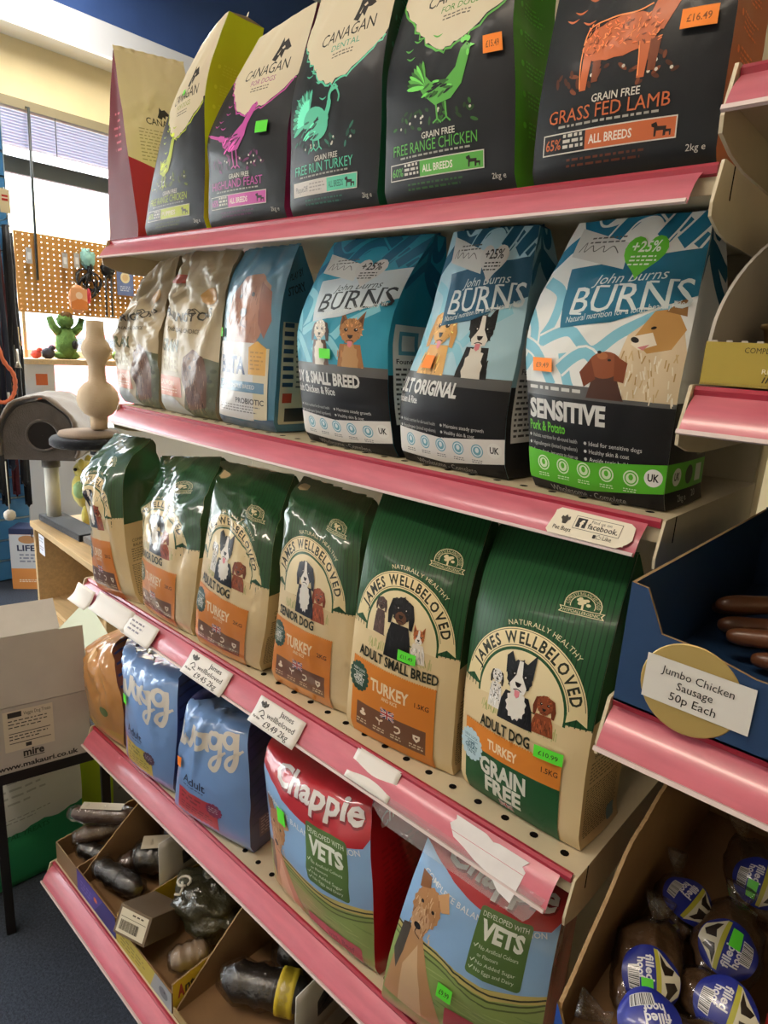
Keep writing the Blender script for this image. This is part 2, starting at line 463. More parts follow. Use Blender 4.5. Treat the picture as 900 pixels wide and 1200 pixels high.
def jack(a, x, y, w, h):
    a.rect(x, y, x + w, y + h, '#28305e')
    for p in (((x, y), (x + w, y + h)), ((x, y + h), (x + w, y))): a.stroke(p, h * .2, '#e8e0d8', smooth=0)
    for p in (((x, y), (x + w, y + h)), ((x, y + h), (x + w, y))): a.stroke(p, h * .08, '#a82a30', smooth=0)
    a.rect(x, y + h * .34, x + w, y + h * .66, '#e8e0d8'); a.rect(x + w * .4, y, x + w * .6, y + h, '#e8e0d8', False)
    a.rect(x, y + h * .41, x + w, y + h * .59, '#a82a30'); a.rect(x + w * .44, y, x + w * .56, y + h, '#a82a30', False)

# ---- green and cream bag with an arched banner
def art_arch(title, kg, grain_free=False, trio='collie', tw=None, badge='#2b4a3a', ox=0.0):
    W, H = 19.0, 38.0; a = Art(W, H); a.ox = ox; d = -2.0 if grain_free else 0.0
    cr, gr, dk = '#dcc497', '#224e2b', '#2a2d20'
    a.poly([(0, 19.3 + d), (4, 18.9 + d), (12, 18.6 + d), (27, 19 + d), (27, 60), (0, 60)], gr)
    t = []
    for k in range(42):
        x = .3 + k * .64; t += [[(x, 17 + d), (x + .13, 17 + d), (x + .13, 60)], [(x, 17 + d), (x + .13, 60), (x, 60)]]
    a.tris(t, '#17351f')
    a.rect(0, 15 + d, 27, 18.6 + d, cr)
    cx, cy = 9.4, 19.0 + d
    def ring(r0, r1, a0, a1, col, n=30):
        P = [(cx + r1 * math.cos(math.radians(a0 + (a1 - a0) * k / n)), cy + r1 * math.sin(math.radians(a0 + (a1 - a0) * k / n))) for k in range(n + 1)]
        Q = [(cx + r0 * math.cos(math.radians(a0 + (a1 - a0) * k / n)), cy + r0 * math.sin(math.radians(a0 + (a1 - a0) * k / n))) for k in range(n + 1)]
        a.tris([[P[k], Q[k], Q[k + 1]] for k in range(n)] + [[P[k], Q[k + 1], P[k + 1]] for k in range(n)], col)
    ring(0, 6.5, -6, 186, '#e6d3a6'); ring(6.2, 6.55, -6, 186, gr)
    ring(6.55, 8.85, 9, 168, '#e3cf9f')
    for an in (9, 168):                                               # swallow-tailed banner ends
        q = math.radians(an); sgn = -1 if an < 90 else 1
        p = lambda r, off: (cx + r * math.cos(q + sgn * off), cy + r * math.sin(q + sgn * off))
        a.poly([p(6.55, 0), p(8.85, 0), p(8.95, .16), p(7.7, .07), p(6.45, .16)], '#e3cf9f')
    ring(8.62, 8.70, 11, 166, dk); ring(6.72, 6.80, 11, 166, dk)
    a.arc('JAMES WELLBELOVED', cx, cy, 7.0, 162, 15, 1.35, dk, .03, 1.0)
    a.arc('NATURALLY HEALTHY', cx + .4, cy, 9.3, 112, 48, .62, '#d9cba2')
    # round arch logo
    lx, ly = 14.9, 31.8 + (d * .5)
    ring_pts = lambda r: [(lx + r * math.cos(math.radians(k)), ly + r * math.sin(math.radians(k))) for k in range(-15, 196, 14)]
    a.stroke(ring_pts(2.15), .12, '#d9cba2', smooth=0); a.stroke(ring_pts(1.45), .10, '#d9cba2', smooth=0)
    ccx, ccy = cx, cy; cx, cy = lx, ly
    a.arc('COMPLETE BALANCED FOOD', lx, ly, 1.58, 185, -5, .42, '#d9cba2')
    for k in range(12):
        r = random.Random(k + 4); a.ell(lx + r.uniform(-.7, .7), ly + r.uniform(.15, .95), .28, .24, '#d9cba2', n=9)
    a.rect(lx - .12, ly - .6, lx + .12, ly + .4, '#d9cba2'); a.rect(lx - .5, ly - .68, lx + .5, ly - .58, '#d9cba2')
    a.poly([(lx - 2.7, ly - 1.45), (lx + 2.7, ly - 1.45), (lx + 2.4, ly - 1.05), (lx + 2.7, ly - .6), (lx - 2.7, ly - .6), (lx - 2.4, ly - 1.05)], '#d9cba2')
    a.poly([(lx - 2.5, ly - 1.36), (lx + 2.5, ly - 1.36), (lx + 2.25, ly - 1.05), (lx + 2.5, ly - .69), (lx - 2.5, ly - .69), (lx - 2.25, ly - 1.05)], gr)
    a.text('HYPOALLERGENIC', lx, ly - 1.25, .42, '#d9cba2', 4.3, 'C')
    cx, cy = ccx, ccy
    # grass and dogs
    for k in range(46):
        r = random.Random(k); x = cx - 5.6 + k * .25; a.stroke([(x, 16.4 + d + r.uniform(-.3, .3)), (x + r.uniform(-.3, .3), 17.3 + d + r.uniform(0, .6))], .13, r.choice(['#a9a866', '#b9b27a', '#8f9a55']), smooth=0)
    if trio == 'collie':
        dog(a, cx - 3.5, 20.8 + d, .85, '#e4ddd2', ears='flop', earc='#302b28', spots=26, sd=5)
        dog(a, cx + 3.7, 19.6 + d, 1.15, '#8a4526', ears='flop', earc='#6d3219', sd=7, bl=-2.7)
        dog(a, cx - .2, 21.3 + d, 2.0, '#1d1d20', ears='half', chest='#e6e0d4', blaze='#e9e3d8', tongue=True, sd=3, bl=-2.5)
    elif trio == 'dachs':
        dog(a, cx - 3.8, 22.3 + d, .85, '#54403a', ears='flop', earc='#42302b', sd=5)
        dog(a, cx + 3.4, 19.9 + d, .95, '#e7ddd0', '#b5683c', ears='point', earc='#a55c33', blaze='#ece5da', sd=7, bl=-3.4)
        dog(a, cx + .0, 22.0 + d, 1.8, '#1c1a1b', ears='flop', earc='#131112', muzz='#5e3a22', sd=3, bl=-3.3)
    else:
        dog(a, cx + 3.3, 19.6 + d, 1.2, '#9c4f33', ears='flop', earc='#7d3a22', sd=7, bl=-3)
        dog(a, cx - .2, 21.8 + d, 1.8, '#26262c', ears='flop', chest='#e6e0d4', blaze='#e9e3d8', sd=4, bl=-3.1)
    a.text(title, 3.8 if grain_free else 2.2, 14.4 + d * 1.2, 1.45, dk, tw or 11, bold=.028)
    # orange block with a scalloped top edge
    top = 13.6 + d; og = '#d07d2e'; x1 = 16.2
    a.rect(1.1, 0 if not grain_free else 7.9, x1, top, og)
    for k in range(38): a.ell(1.3 + k * .4, top, .2, .22, og, n=8, up=(k == 0))
    if not grain_free:
        a.text('TURKEY', 5.0, 9.6, 1.9, '#ead3ae', 7.0, bold=.03); a.text('AND RICE', 7.2, 8.6, .62, '#ead3ae', 2.9, bold=.01); a.text(kg, 13.0, 9.9, .75, '#4a2d18', 2.3, bold=.02)
        a.rect(2.3, 2.2, 15, 6.4, '#6f4a33'); jack(a, 7.1, 5.7, 2.5, 1.6)
        for k in range(4):
            x = 3.6 + k * 3.3; y = 4.6
            if k == 0: a.ell(x, y, .6, .35, '#e6d6bd'); a.ell(x, y + .6, .3, .3, '#e6d6bd')
            elif k == 1: a.stroke([(x, y - .6), (x, y + .2)], .15, '#e6d6bd', smooth=0); a.ell(x - .35, y + .35, .4, .18, '#e6d6bd', -30); a.ell(x + .35, y + .35, .4, .18, '#e6d6bd', 30)
            elif k == 2: a.stroke([(x - .5, y + .5), (x + .3, y + .5), (x + .45, y - .1), (x - .1, y - .55), (x - .5, y - .4)], .28, '#e6d6bd')
            else: a.poly([(x - .6, y + .6), (x + .6, y + .6), (x + .55, y - .1), (x, y - .7), (x - .55, y - .1)], '#e6d6bd'); heart(a, x, y + .1, .26, '#6f4a33')
            a.lines(x - 1.2, x + 1.2, 2.6, 3.5, 2, '#cdb898', .5, k)
    else:
        a.text('TURKEY', 5.3, 9.0, 1.35, '#ead3ae', 4.8, bold=.03); a.text(kg, 13.6, 9.7, .72, '#4a2d18', 2.2, bold=.02)
        a.rect(1.1, 0, x1, 8.1, '#1f4f2c')
        a.text('GRAIN', 3.9, 4.9, 2.4, '#d8d6c8', 7.6, bold=.04); a.text('FREE', 4.8, 2.1, 2.35, '#d8d6c8', 6.0, bold=.04); jack(a, 7.0, .6, 2.3, 1.1)
    bx, by = (2.5, 10.6) if not grain_free else (2.2, 7.9)
    for k in range(16): a.ell(bx + 1.75 * math.cos(k * PI / 8), by + 2.1 * math.sin(k * PI / 8), .42, .42, badge, n=8, up=(k == 0))
    a.ell(bx, by, 1.9, 2.25, badge)
    tc = '#e6e2d6' if badge < '#8' else '#2b5a6a'
    a.text('NEW LOOK', bx, by + .95, .42, tc, 2.5, 'C'); a.rect(bx - 1.3, by + .6, bx + 1.3, by + .68, tc)
    a.text('SAME', bx, by - .05, .5, tc, 1.5, 'C', bold=.02); a.text('GREAT', bx, by - .75, .62, tc, 2.4, 'C', bold=.03); a.text('TASTE', bx, by - 1.4, .5, tc, 1.7, 'C', bold=.02)
    return a
def art_arch_side():
    a = Art(10, 38); a.rect(0, 17.5, 10, 60, '#224e2b')
    a.text('COMPLETE &', 1.6, 13.6, .6, '#3a3326', 5.5); a.text('BALANCED', 1.8, 12.6, .6, '#3a3326', 4.6)
    a.lines(1.2, 8.8, 9.2, 12.2, 6, '#6a5f48', .35, 2); a.lines(.8, 9.2, 1.6, 8.8, 20, '#5c523f', .4, 5, .1)
    a.rrect(6.6, 1.2, 8.6, 3.6, .4, '#7ba0ad'); return a
def art_arch_top(): return None

# ---- black pouch with a torn cream top and an animal
def art_pouch(name, acc, animal, acc2=None, line2='FOR DOGS', badge='ALL BREEDS', pct='65%', kgs='2kg'):
    W, H = 20.0, 33.0; a = Art(W, H); bk = '#1d1f21'; crm = '#d9ccae'
    rnd = random.Random(len(name)); P = [(0, 60), (0, 26)]
    key = [(0, 26), (2.3, 23.6), (5, 21.0), (7.5, 18.6), (9.9, 17.0), (12, 17.6), (14.5, 18.4), (18.8, 21.2), (20, 22.5)]
    for (x0, y0), (x1, y1) in zip(key, key[1:]):
        for k in range(4):
            t = k / 4; P.append((x0 + (x1 - x0) * t + rnd.uniform(-.2, .2), y0 + (y1 - y0) * t + rnd.uniform(-.3, .3)))
    P += [(20, 22.5), (20, 60)]
    ed = [(x + rnd.uniform(-.2, .2), y - rnd.uniform(.05, .45)) for x, y in P[2:-2]]
    a.stroke(ed, .28, acc, smooth=0); a.poly(P, crm)
    for k in range(5): x = rnd.uniform(1, 9); y = rnd.uniform(15, 21); a.stroke([(x, y), (x + .8, y - .4), (x + 1.6, y - .2)], .22, acc, taper=True)
    ink_ = '#2b2824'
    a.text('CANAGAN', 5.9, 23.3, 1.75, ink_, 11.4, shear=.02); a.text(line2, 9.0, 21.9, .85, tint(acc, .8), 6.0); a.lines(9.6, 14.2, 20.6, 21.5, 2, '#6b6357', .4)
    # wolf head
    a.at(14.2, 27.0, 1.0); a.poly([(-2, -1.4), (-1.3, .2), (-.9, 2.0), (-.3, 1.1), (.6, 1.5), (1.5, .6), (2.3, -.2), (1.5, -.5), (.7, -.4), (.4, -1.6), (-.3, -.9), (-.8, -1.9)], ink_); a.poly([(-.4, .2), (.2, .5), (.5, .1), (0, -.1)], crm); a.poly([(-1, -.8), (-.4, 0), (-.7, -.9)], crm); a.home()
    def feather(x, y, an, ln, wd, c): q = math.radians(an); a.ell(x + math.cos(q) * ln / 2, y + math.sin(q) * ln / 2, ln / 2, wd, c, an, 10)
    d1, d2 = tint(acc, .62), tint(acc, 1.25)
    for k in range(26):                                               # foliage under the animal
        x = rnd.uniform(1.5, 15.5); y = 9.0 + rnd.uniform(-.8, 1.6); feather(x, y, rnd.uniform(10, 170), rnd.uniform(.6, 1.3), .2, rnd.choice([d1, tint(acc, .45), tint(acc, .4)]))
    for k in range(9): a.ell(rnd.uniform(3, 15), 9 + rnd.uniform(0, 1.4), .18, .18, '#d8d2c2', n=7)
    if animal == 'turkey':
        for k in range(15): feather(5.2, 13.2, 75 + k * 9, 4.3, .42, [acc, d1][k % 2])
        for k in range(13): feather(5.2, 13.2, 80 + k * 9, 3.0, .3, d2)
        a.ell(7.2, 12.4, 3.0, 2.3, acc, -15); 
        for k in range(20): feather(5 + rnd.uniform(-.5, 3.2), 11 + rnd.uniform(-.2, 2.4), 200 + rnd.uniform(-20, 20), 1.4, .16, rnd.choice([d1, d2, bk]))
        a.stroke([(9.4, 12.6), (10.4, 14.2), (10.6, 15.8), (11.4, 16.5), (12.1, 16.2)], [1.6, .9, .6, .8, .5], acc); a.stroke([(12.0, 16.2), (12.5, 15.2), (12.3, 14.4)], .28, acc); a.ell(11.4, 16.6, .1, .1, bk)
        legs = [(6.6, 10.4), (8.0, 10.3)]
    elif animal == 'hen':
        a.poly([(6.0, 15.6), (7.2, 15.0), (8.6, 13.6), (10.5, 13.2), (12.4, 14.6), (13.2, 16.6), (14.0, 17.2), (14.6, 16.6), (14.1, 15.0), (13.2, 12.6), (11.6, 11.2), (9.2, 10.8), (7.4, 12.2), (6.3, 13.8)], acc)
        for k in range(9): feather(7.6, 13.2, 95 + k * 10, 3.2, .3, [acc, d1, d2][k % 3])
        for k in range(24): feather(8 + rnd.uniform(0, 4.2), 11.6 + rnd.uniform(0, 2.2), 190 + rnd.uniform(-25, 25), 1.2, .15, rnd.choice([d1, bk, d2]))
        for k in range(3): a.ell(13.4 + k * .4, 17.5 + .15 * (k % 2), .3, .35, d2)
        a.poly([(14.5, 16.9), (15.2, 16.6), (14.5, 16.4)], d2); a.ell(14.2, 15.9, .22, .4, d2); a.ell(14.1, 16.8, .1, .1, bk)
        legs = [(9.4, 10.9), (10.8, 11.0)]
    elif animal == 'pheasant':
        a.stroke([(.3, 15.2), (3.2, 14.3), (6.0, 13.6)], [.15, .5, 1.0], acc)
        a.poly([(5.2, 13.9), (8, 13.7), (10.6, 15.6), (11.6, 18.4), (12.5, 18.9), (12.9, 18.4), (12.3, 16.6), (11.4, 13.6), (9.6, 11.6), (7.4, 11.4), (5.6, 12.4)], acc)
        for k in range(22): feather(6.5 + rnd.uniform(0, 4), 12 + rnd.uniform(0, 2.4), 200 + rnd.uniform(-25, 25), 1.4, .15, rnd.choice([d1, d2, tint(acc, .4)]))
        a.ell(12.3, 18.5, .1, .1, bk); legs = [(8.2, 11.6), (9.2, 11.7)]
    elif animal == 'chick':
        a.poly([(4.2, 14.2), (6.4, 12.8), (8.0, 14.6), (8.6, 17.0), (9.4, 17.6), (9.8, 16.9), (9.4, 14.2), (8.6, 11.6), (6.8, 10.8), (5.0, 11.6)], acc)
        for k in range(18): feather(5 + rnd.uniform(0, 3.2), 11.2 + rnd.uniform(0, 3), 200 + rnd.uniform(-25, 25), 1.2, .15, rnd.choice([d1, d2, tint(acc, .4)]))
        for k in range(3): a.ell(8.8 + k * .35, 17.8, .25, .32, d2)
        a.poly([(9.8, 17.2), (10.5, 17), (9.8, 16.8)], d2); legs = [(6.3, 11), (7.4, 11)]
    else:                                                             # sheep
        lg = [(5.3, 8.6), (6.6, 9.2), (11.6, 8.8), (12.6, 9.3)]
        for k, (x, y) in enumerate(lg): a.poly([(x, y), (x + .75, y), (x + 1.0, 12.4), (x - .1, 12.4)], [acc, d1][k % 2])
        a.ell(9.2, 13.2, 4.3, 2.1, acc, 6, 30, .04, 3); a.poly([(11.6, 13.5), (13.0, 17.4), (15.0, 18.6), (15.4, 16.6), (13.6, 13.0)], acc)
        a.stroke([(5.0, 13.2), (5.6, 14.8), (8, 15.35), (10.6, 15.4), (12.2, 15.9)], .16, tint(acc, 1.45)); a.stroke([(5.0, 13.0), (5.0, 11.2), (5.3, 8.8)], .12, tint(acc, 1.45)); a.stroke([(11.4, 12.2), (11.6, 10.4), (11.7, 9)], .12, tint(acc, 1.45)); a.ell(15.3, 18.4, 1.5, .85, d2, -18); a.ell(13.9, 19.1, .8, .3, d1, 25)
        for k in range(130): feather(5.3 + rnd.uniform(0, 8), 11.8 + rnd.uniform(0, 3), rnd.uniform(0, 180), .5, .07, rnd.choice([d1, d2, d2, tint(acc, 1.4)]))
        legs = []
    for x, y in legs: a.stroke([(x, y), (x + .2, 9.2)], .26, acc, smooth=0); a.stroke([(x - .5, 8.8), (x + .2, 9.2), (x + .8, 8.7)], .2, acc, smooth=0)
    a.text('GRAIN FREE', 7.0, 7.3, .72, '#d9d4c6', 5.2, bold=.01)
    a.text(name, 1.9, 5.9, 1.25, acc, 13.4); a.lines(3.2, 14.4, 5.15, 5.65, 1, '#a8a498', .45, 2, 0)
    a.rect(1.4, 2.9, 16.2, 4.95, '#d9d4c6'); a.rect(1.52, 3.02, 16.08, 4.83, bk)
    if acc2: a.rect(1.52, 3.02, 9.8, 4.83, '#cfc9c0'); a.text('PlaqueOff', 2.0, 3.5, .8, '#4a4a4a', 3.2); a.lines(5.6, 9.4, 3.2, 4.6, 3, '#9a968e', .4); x0 = 9.8
    else: a.text(pct, 1.75, 3.4, 1.0, acc, 1.9, bold=.01); a.lines(3.9, 6.4, 3.15, 4.7, 3, '#d0cbbd', .6, 4, .1); x0 = 6.6
    a.rect(x0, 3.02, 16.08, 4.83, acc); a.text(badge, x0 + .4, 3.5, .8, '#efe9da' if not acc2 else '#2a6a58', (16.08 - x0) * .5, bold=.02)
    for q in (0, 1):                                                  # small dog marks
        x, y, s = 14.0 + q * .9, 3.25 + q * -.02, 1 - q * .35
        a.poly([(x, y), (x + .2 * s, y), (x + .25 * s, y + .5 * s), (x + .9 * s, y + .5 * s), (x + .95 * s, y), (x + 1.15 * s, y), (x + 1.2 * s, y + .85 * s), (x + .35 * s, y + .9 * s), (x + .2 * s, y + 1.3 * s), (x - .3 * s, y + 1.15 * s), (x - .25 * s, y + .9 * s), (x, y + .8 * s)], '#2a2018')
    a.lines(4.5, 13.5, 1.3, 2.4, 2, tint(acc, .5), .4, 7, .1); a.text(kgs + ' e', 17.2, 1.6, .6, '#cfcabd')
    return a
def art_pouch_side(acc):
    a = Art(10, 33)
    for k in range(7): a.ell(2.0, 28 - k * 3.4, .35, .35, tint(acc, 1.5)); a.lines(2.9, 8.0, 26.6 - k * 3.4, 28.6 - k * 3.4, 4, tint(acc, 1.45), .4, k, .4)
    return a

# ---- white and black bag with teal knotwork
def art_knot(kind):
    W, H = 19.0, 34.4; a = Art(W, H)
    if kind == 'SENSITIVE': top, kn1, kn2, pan, pant, band, bandi = '#e6e6e0', '#1e6e8c', '#7fb9c8', '#15627c', '#cfd6d2', '#58b02c', '#d3e3bf'
    elif kind == 'ORIGINAL': top, kn1, kn2, pan, pant, band, bandi = '#a9cbd6', '#1d5670', '#8cc3d2', '#1c4f68', '#cdd4d4', '#e2e0da', '#74aab8'
    else: top, kn1, kn2, pan, pant, band, bandi = '#2c8ca4', '#1c5f7c', '#7fc0cc', '#c2ccd0', '#2c3236', '#e2e0da', '#74aab8'
    a.rect(0, 12.5, 19, 50, top)
    def band_(pts, c, w=1.7): a.stroke(pts, w + .55, top, taper=False); a.stroke(pts, w, c)
    for p in ([(-1, 27), (2, 30), (5, 33), (8, 35)], [(1, 34), (4, 31), (8, 31.5), (11, 34.4)], [(7, 30), (9, 32.8), (12.5, 33.2), (14.5, 31), (13, 29)], [(11, 35), (15, 32), (20, 28.6)], [(13.5, 30), (16.5, 34.5)], [(16, 29.4), (20, 33.5)], [(18.2, 27), (20.2, 30)]): band_(p, kn1)
    for p in ([(.5, 25.5), (3.4, 24), (3.6, 20.5), (1.8, 17.5)], [(-.5, 22), (1.2, 19.6), (1.0, 16.4), (-1, 14.6)], [(2.6, 18.2), (6.4, 19.6), (9.5, 17.4), (12.5, 19.8), (17, 22.4)], [(6.0, 17), (7, 13), (10, 12.2)], [(5.4, 15), (8.8, 17.2), (11.4, 14.5)], [(-1, 18.2), (2, 17.0), (4.4, 13.2)]): band_(p, kn2, 1.3)
    a.rect(0, 11.7, 19, 13.4, '#5d5c5a'); a.rect(0, 0, 19, 11.9, '#19191b'); a.lines(.8, 8.6, 12.2, 13.0, 1, '#c9c7c0', .5, 2, 0)
    # animals
    if kind == 'SENSITIVE':
        a.poly([(12.3, 12.4), (12.2, 15), (13.2, 19.5), (15.5, 21.6), (18.2, 21.2), (19, 18), (19, 12.4)], '#d9c3a0')
        a.poly([(13.8, 19.2), (15.4, 22.2), (17.4, 22.6), (18.6, 20.4), (17.6, 18.2), (15.4, 17.6)], '#b98a4e'); a.poly([(13.9, 19.4), (15.6, 19.9), (16.2, 18.6), (14.6, 17.9), (13.7, 18.5)], '#e9dcc6')
        a.poly([(16.4, 22.2), (18.2, 24.0), (18.4, 21.8)], '#8a6235'); a.ell(14.0, 19.0, .45, .3, '#1b1410', -20); a.ell(15.6, 20.4, .28, .16, '#1b1410', 20); a.poly([(14.4, 18.2), (15.5, 18.6), (15.0, 17.9)], '#c97f80')
        for k in range(60): r = random.Random(k); x, y = r.uniform(12.6, 18.6), r.uniform(12.8, 18); a.stroke([(x, y), (x + r.uniform(-.3, .3), y - .9)], .12, r.choice(['#c7a878', '#e8dcc4', '#b08c58', '#f0e8d8']), smooth=0)
        a.poly([(9.2, 12.2), (10.1, 15.2), (12.4, 15.4), (13.6, 12.2)], '#4a2c20'); a.ell(11.2, 16.0, 1.9, 1.5, '#8a4a2a', 10); a.poly([(9.6, 16.6), (8.3, 15.0), (8.9, 13.4), (10.3, 14.4)], '#6f3419'); a.poly([(12.2, 17.2), (13.7, 16.4), (13.5, 14.2), (12.4, 14.4)], '#7a3c1e'); a.ell(10.9, 17.0, .6, .38, '#a8653c'); a.ell(10.5, 17.4, .24, .18, '#17100c'); a.ell(11.7, 16.6, .2, .14, '#17100c')
    elif kind == 'ORIGINAL':
        dog(a, 13.0, 18.6, 2.1, '#1e1c1b', ears='half', chest='#ddd6c8', blaze='#e4ded2', tongue=True, sd=14)
        dog(a, 5.6, 18.8, 2.4, '#d9a55c', '#dca860', ears='flop', earc='#c18c45', tongue=True, sd=9)
        a.rect(0, 11.7, 19, 13.2, '#5d5c5a'); a.rect(0, 0, 19, 11.9, '#19191b')
    else:
        dog(a, 13.2, 17.8, 2.0, '#9d6b40', '#a9774a', ears='point', earc='#7d5230', tongue=True, sd=9, chest='#b58a5c')
        dog(a, 7.2, 18.0, 1.6, '#5b4030', '#d9cdbb', ears='flop', earc='#3c2a20', chest='#e6dfd2', sd=4)
        a.rect(0, 11.7, 19, 13.2, '#5d5c5a'); a.rect(0, 0, 19, 11.9, '#19191b')
    # signature panel
    a.poly([(3.4, 26.9), (19, 28.9), (19, 24.0), (16.4, 22.9), (11, 20.8), (5.0, 19.9)], pan)
    a.text('BURNS', 5.7, 21.6, 3.0, pant, 13.0, shear=.06, bold=.004, rot=5)
    for x, y, w in ((5.8, 21.5, 1.5), (5.9, 24.4, 1.0), (11.4, 22.0, 1.2), (8.4, 24.7, 1.2), (10.6, 24.9, 1.1), (14.2, 22.3, 1.0), (14.0, 25.2, 1.0), (16.0, 25.4, 1.0)): a.rect(x, y, x + w, y + .22, pant)
    a.text('John Burns', 7.4, 24.95, 1.1, pant, 8.2, shear=.35, rot=5)
    a.text('Natural nutrition for a long, healthy life', 5.6, 20.5, .72, '#d5dad6', 12.6, shear=.15, rot=10.5)
    a.poly([(1.5, 31.8), (9.9, 29.6), (10.3, 26.7), (2.3, 28.4)], '#cdcbc4'); a.lines(4, 9, 29.6, 30.6, 2, '#5f5c58', .35, 3, .1)
    a.stroke([(3, 28.9), (3.5, 30), (3.8, 28.9), (4.6, 29.6), (5.2, 28.9), (6.2, 29.5), (6.6, 28.8), (7.6, 29.4), (8.6, 28.6)], .12, '#5f5c58')
    hc, ht = ('#5fb52e', '#e9efe0') if kind == 'SENSITIVE' else ('#c8c5c0', '#33302e')
    heart(a, 12.1, 28.3, 2.7, hc); a.text('+25%', 10.3, 28.6, 1.15, ht, 3.6, bold=.02); a.lines(10.6, 13.8, 26.9, 28.2, 3, ht, .4, 3, .2)
    # titles
    if kind == 'SENSITIVE':
        a.text('SENSITIVE', .7, 9.2, 2.1, '#d2d0ca', 11.0, bold=.045); a.text('Pork & Potato', .6, 7.6, 1.15, '#62b534', 5.8, bold=.02)
    elif kind == 'ORIGINAL':
        a.text('ADULT ORIGINAL', -3.0, 10.4, 1.9, '#dedcd6', 14.6, shear=.12, bold=.04); a.text('Chicken & Rice', -.6, 8.9, 1.0, '#dedcd6', 5.0, bold=.02)
    else:
        a.text('TOY & SMALL BREED', -1.2, 10.2, 1.75, '#d2d0ca', 16.0, bold=.04); a.text('Adult Chicken & Rice', -1.0, 8.6, 1.15, '#d2d0ca', 11.0, bold=.02)
    for q in range(3):
        y = 6.9 - q * .95 - (.5 if kind != 'SENSITIVE' else 0); a.ell(.6, y, .2, .2, '#c8c6c0', n=8); a.ell(9.2, y, .2, .2, '#c8c6c0', n=8); 
        a.text(['Holistic nutrition for all-round health', 'Hypoallergenic (limited ingredients)', 'Easy to digest - less waste to clean up'][q], 1.1, y - .22, .48, '#b9b7b0', 7.0)
        a.text([['Ideal for sensitive dogs', 'Healthy skin & coat', 'Avoids toxic build-up'], ['Maintains steady growth', 'Healthy skin & coat', 'Healthy development']][kind != 'SENSITIVE'][q], 9.7, y - .22, .5, '#cfcdc6', [6.4, 5.0, 5.8][q])
    a.poly([(0, 5.2), (9, 4.6), (19, 5.6), (19, 2.2), (9, 1.0), (0, 1.4)], band)
    for q in range(5):
        x = 2.6 + q * 3.1; y = 3.55; a.ell(x, y, .95, .95, bandi); a.ell(x, y, .78, .78, band if kind == 'SENSITIVE' else '#dfeaec'); a.ell(x, y, .62, .62, bandi); a.ell(x, y + .1, .3, .38, band if kind == 'SENSITIVE' else '#dfeaec', n=8); a.lines(x - .9, x + .9, 1.75, 2.3, 2, bandi if kind == 'SENSITIVE' else '#777777', .45, q, .1)
    a.ell(17.6, 3.9, 1.05, 1.05, '#e8e8e2'); a.text('UK', 17.6, 3.5, .85, '#20201e', 1.3, 'C', bold=.03)
    a.text('Wholesome - Complete', 3.2, .1, .8, '#a7a49e', 11)
    return a
def art_knot_side(kind):
    a = Art(11, 34.4); top = {'SENSITIVE': '#e6e6e0', 'ORIGINAL': '#8fb7c4', 'SMALL': '#2c8ca4'}[kind]
    a.rect(0, 12.5, 11, 50, top)
    for p in ([(0, 30), (4, 33), (8, 31), (11, 34)], [(0, 26), (5, 29.5), (11, 27)], [(2, 34.4), (6, 29), (10, 24)]): a.stroke(p, 1.7, '#1d5f7a')
    a.rect(0, 0, 11, 12.5, '#19191b'); band = '#58b02c' if kind == 'SENSITIVE' else '#e2e0da'
    if kind == 'SENSITIVE':
        a.rect(0, 2.2, 11, 5.6, band); a.ell(2.6, 3.9, 1.1, 1.1, '#e8e8e2'); a.text('UK', 2.6, 3.5, .9, '#20201e', 1.3, 'C', bold=.03); a.ell(6, 3.9, 1.1, 1.2, '#2d3b26'); a.rect(8, 2.8, 9.8, 5, '#cfdcc4'); a.text('2kg e', 3.2, .7, .9, '#c6c3bc', 2.2); a.text('20', 7.2, .9, .9, '#c6c3bc', 1.2)
    else:
        a.rect(1, 5, 10, 20, '#dddbd4'); a.rect(2.2, 15.5, 6.6, 19, '#5b9cb0'); a.rect(2.9, 16.1, 5.9, 18.4, '#dddbd4'); a.text('Foundation', 1.7, 14.2, .7, '#33322f', 6.5, bold=.02); a.lines(1.5, 9.5, 5.4, 13.6, 11, '#4a4946', .45, 6, .2)
    return a

# ---- sky blue bag with looping script
def script_wagg(a, col, w=1.05):
    a.stroke([(.7, 24.4), (1.0, 21.6), (1.7, 20.5), (2.5, 21.6), (2.8, 23.0), (3.2, 21.3), (4.0, 20.9), (4.8, 22.4), (5.1, 24.9)], w, col, smooth=7)
    for x, y in ((6.9, 22.7), (10.4, 23.4), (14.0, 24.1)): a.stroke([(x + 1.25 * math.cos(k * PI / 6), y + 1.4 * math.sin(k * PI / 6)) for k in range(12)], w * .95, col, closed=True, smooth=3)
    a.stroke([(8.3, 24.3), (8.35, 22.2), (8.7, 21.4), (9.2, 21.6)], w * .95, col)
    for x, y in ((11.8, 24.9), (15.4, 25.6)): a.stroke([(x, y), (x + .05, y - 2.6), (x - .1, y - 5.0), (x - 1.0, y - 6.6), (x - 2.1, y - 6.2), (x - 1.7, y - 5.0), (x + .2, y - 3.9), (x + 1.4, y - 3.2)], [w, w, w, w, w * .8, w * .7, w * .6, w * .4], col)
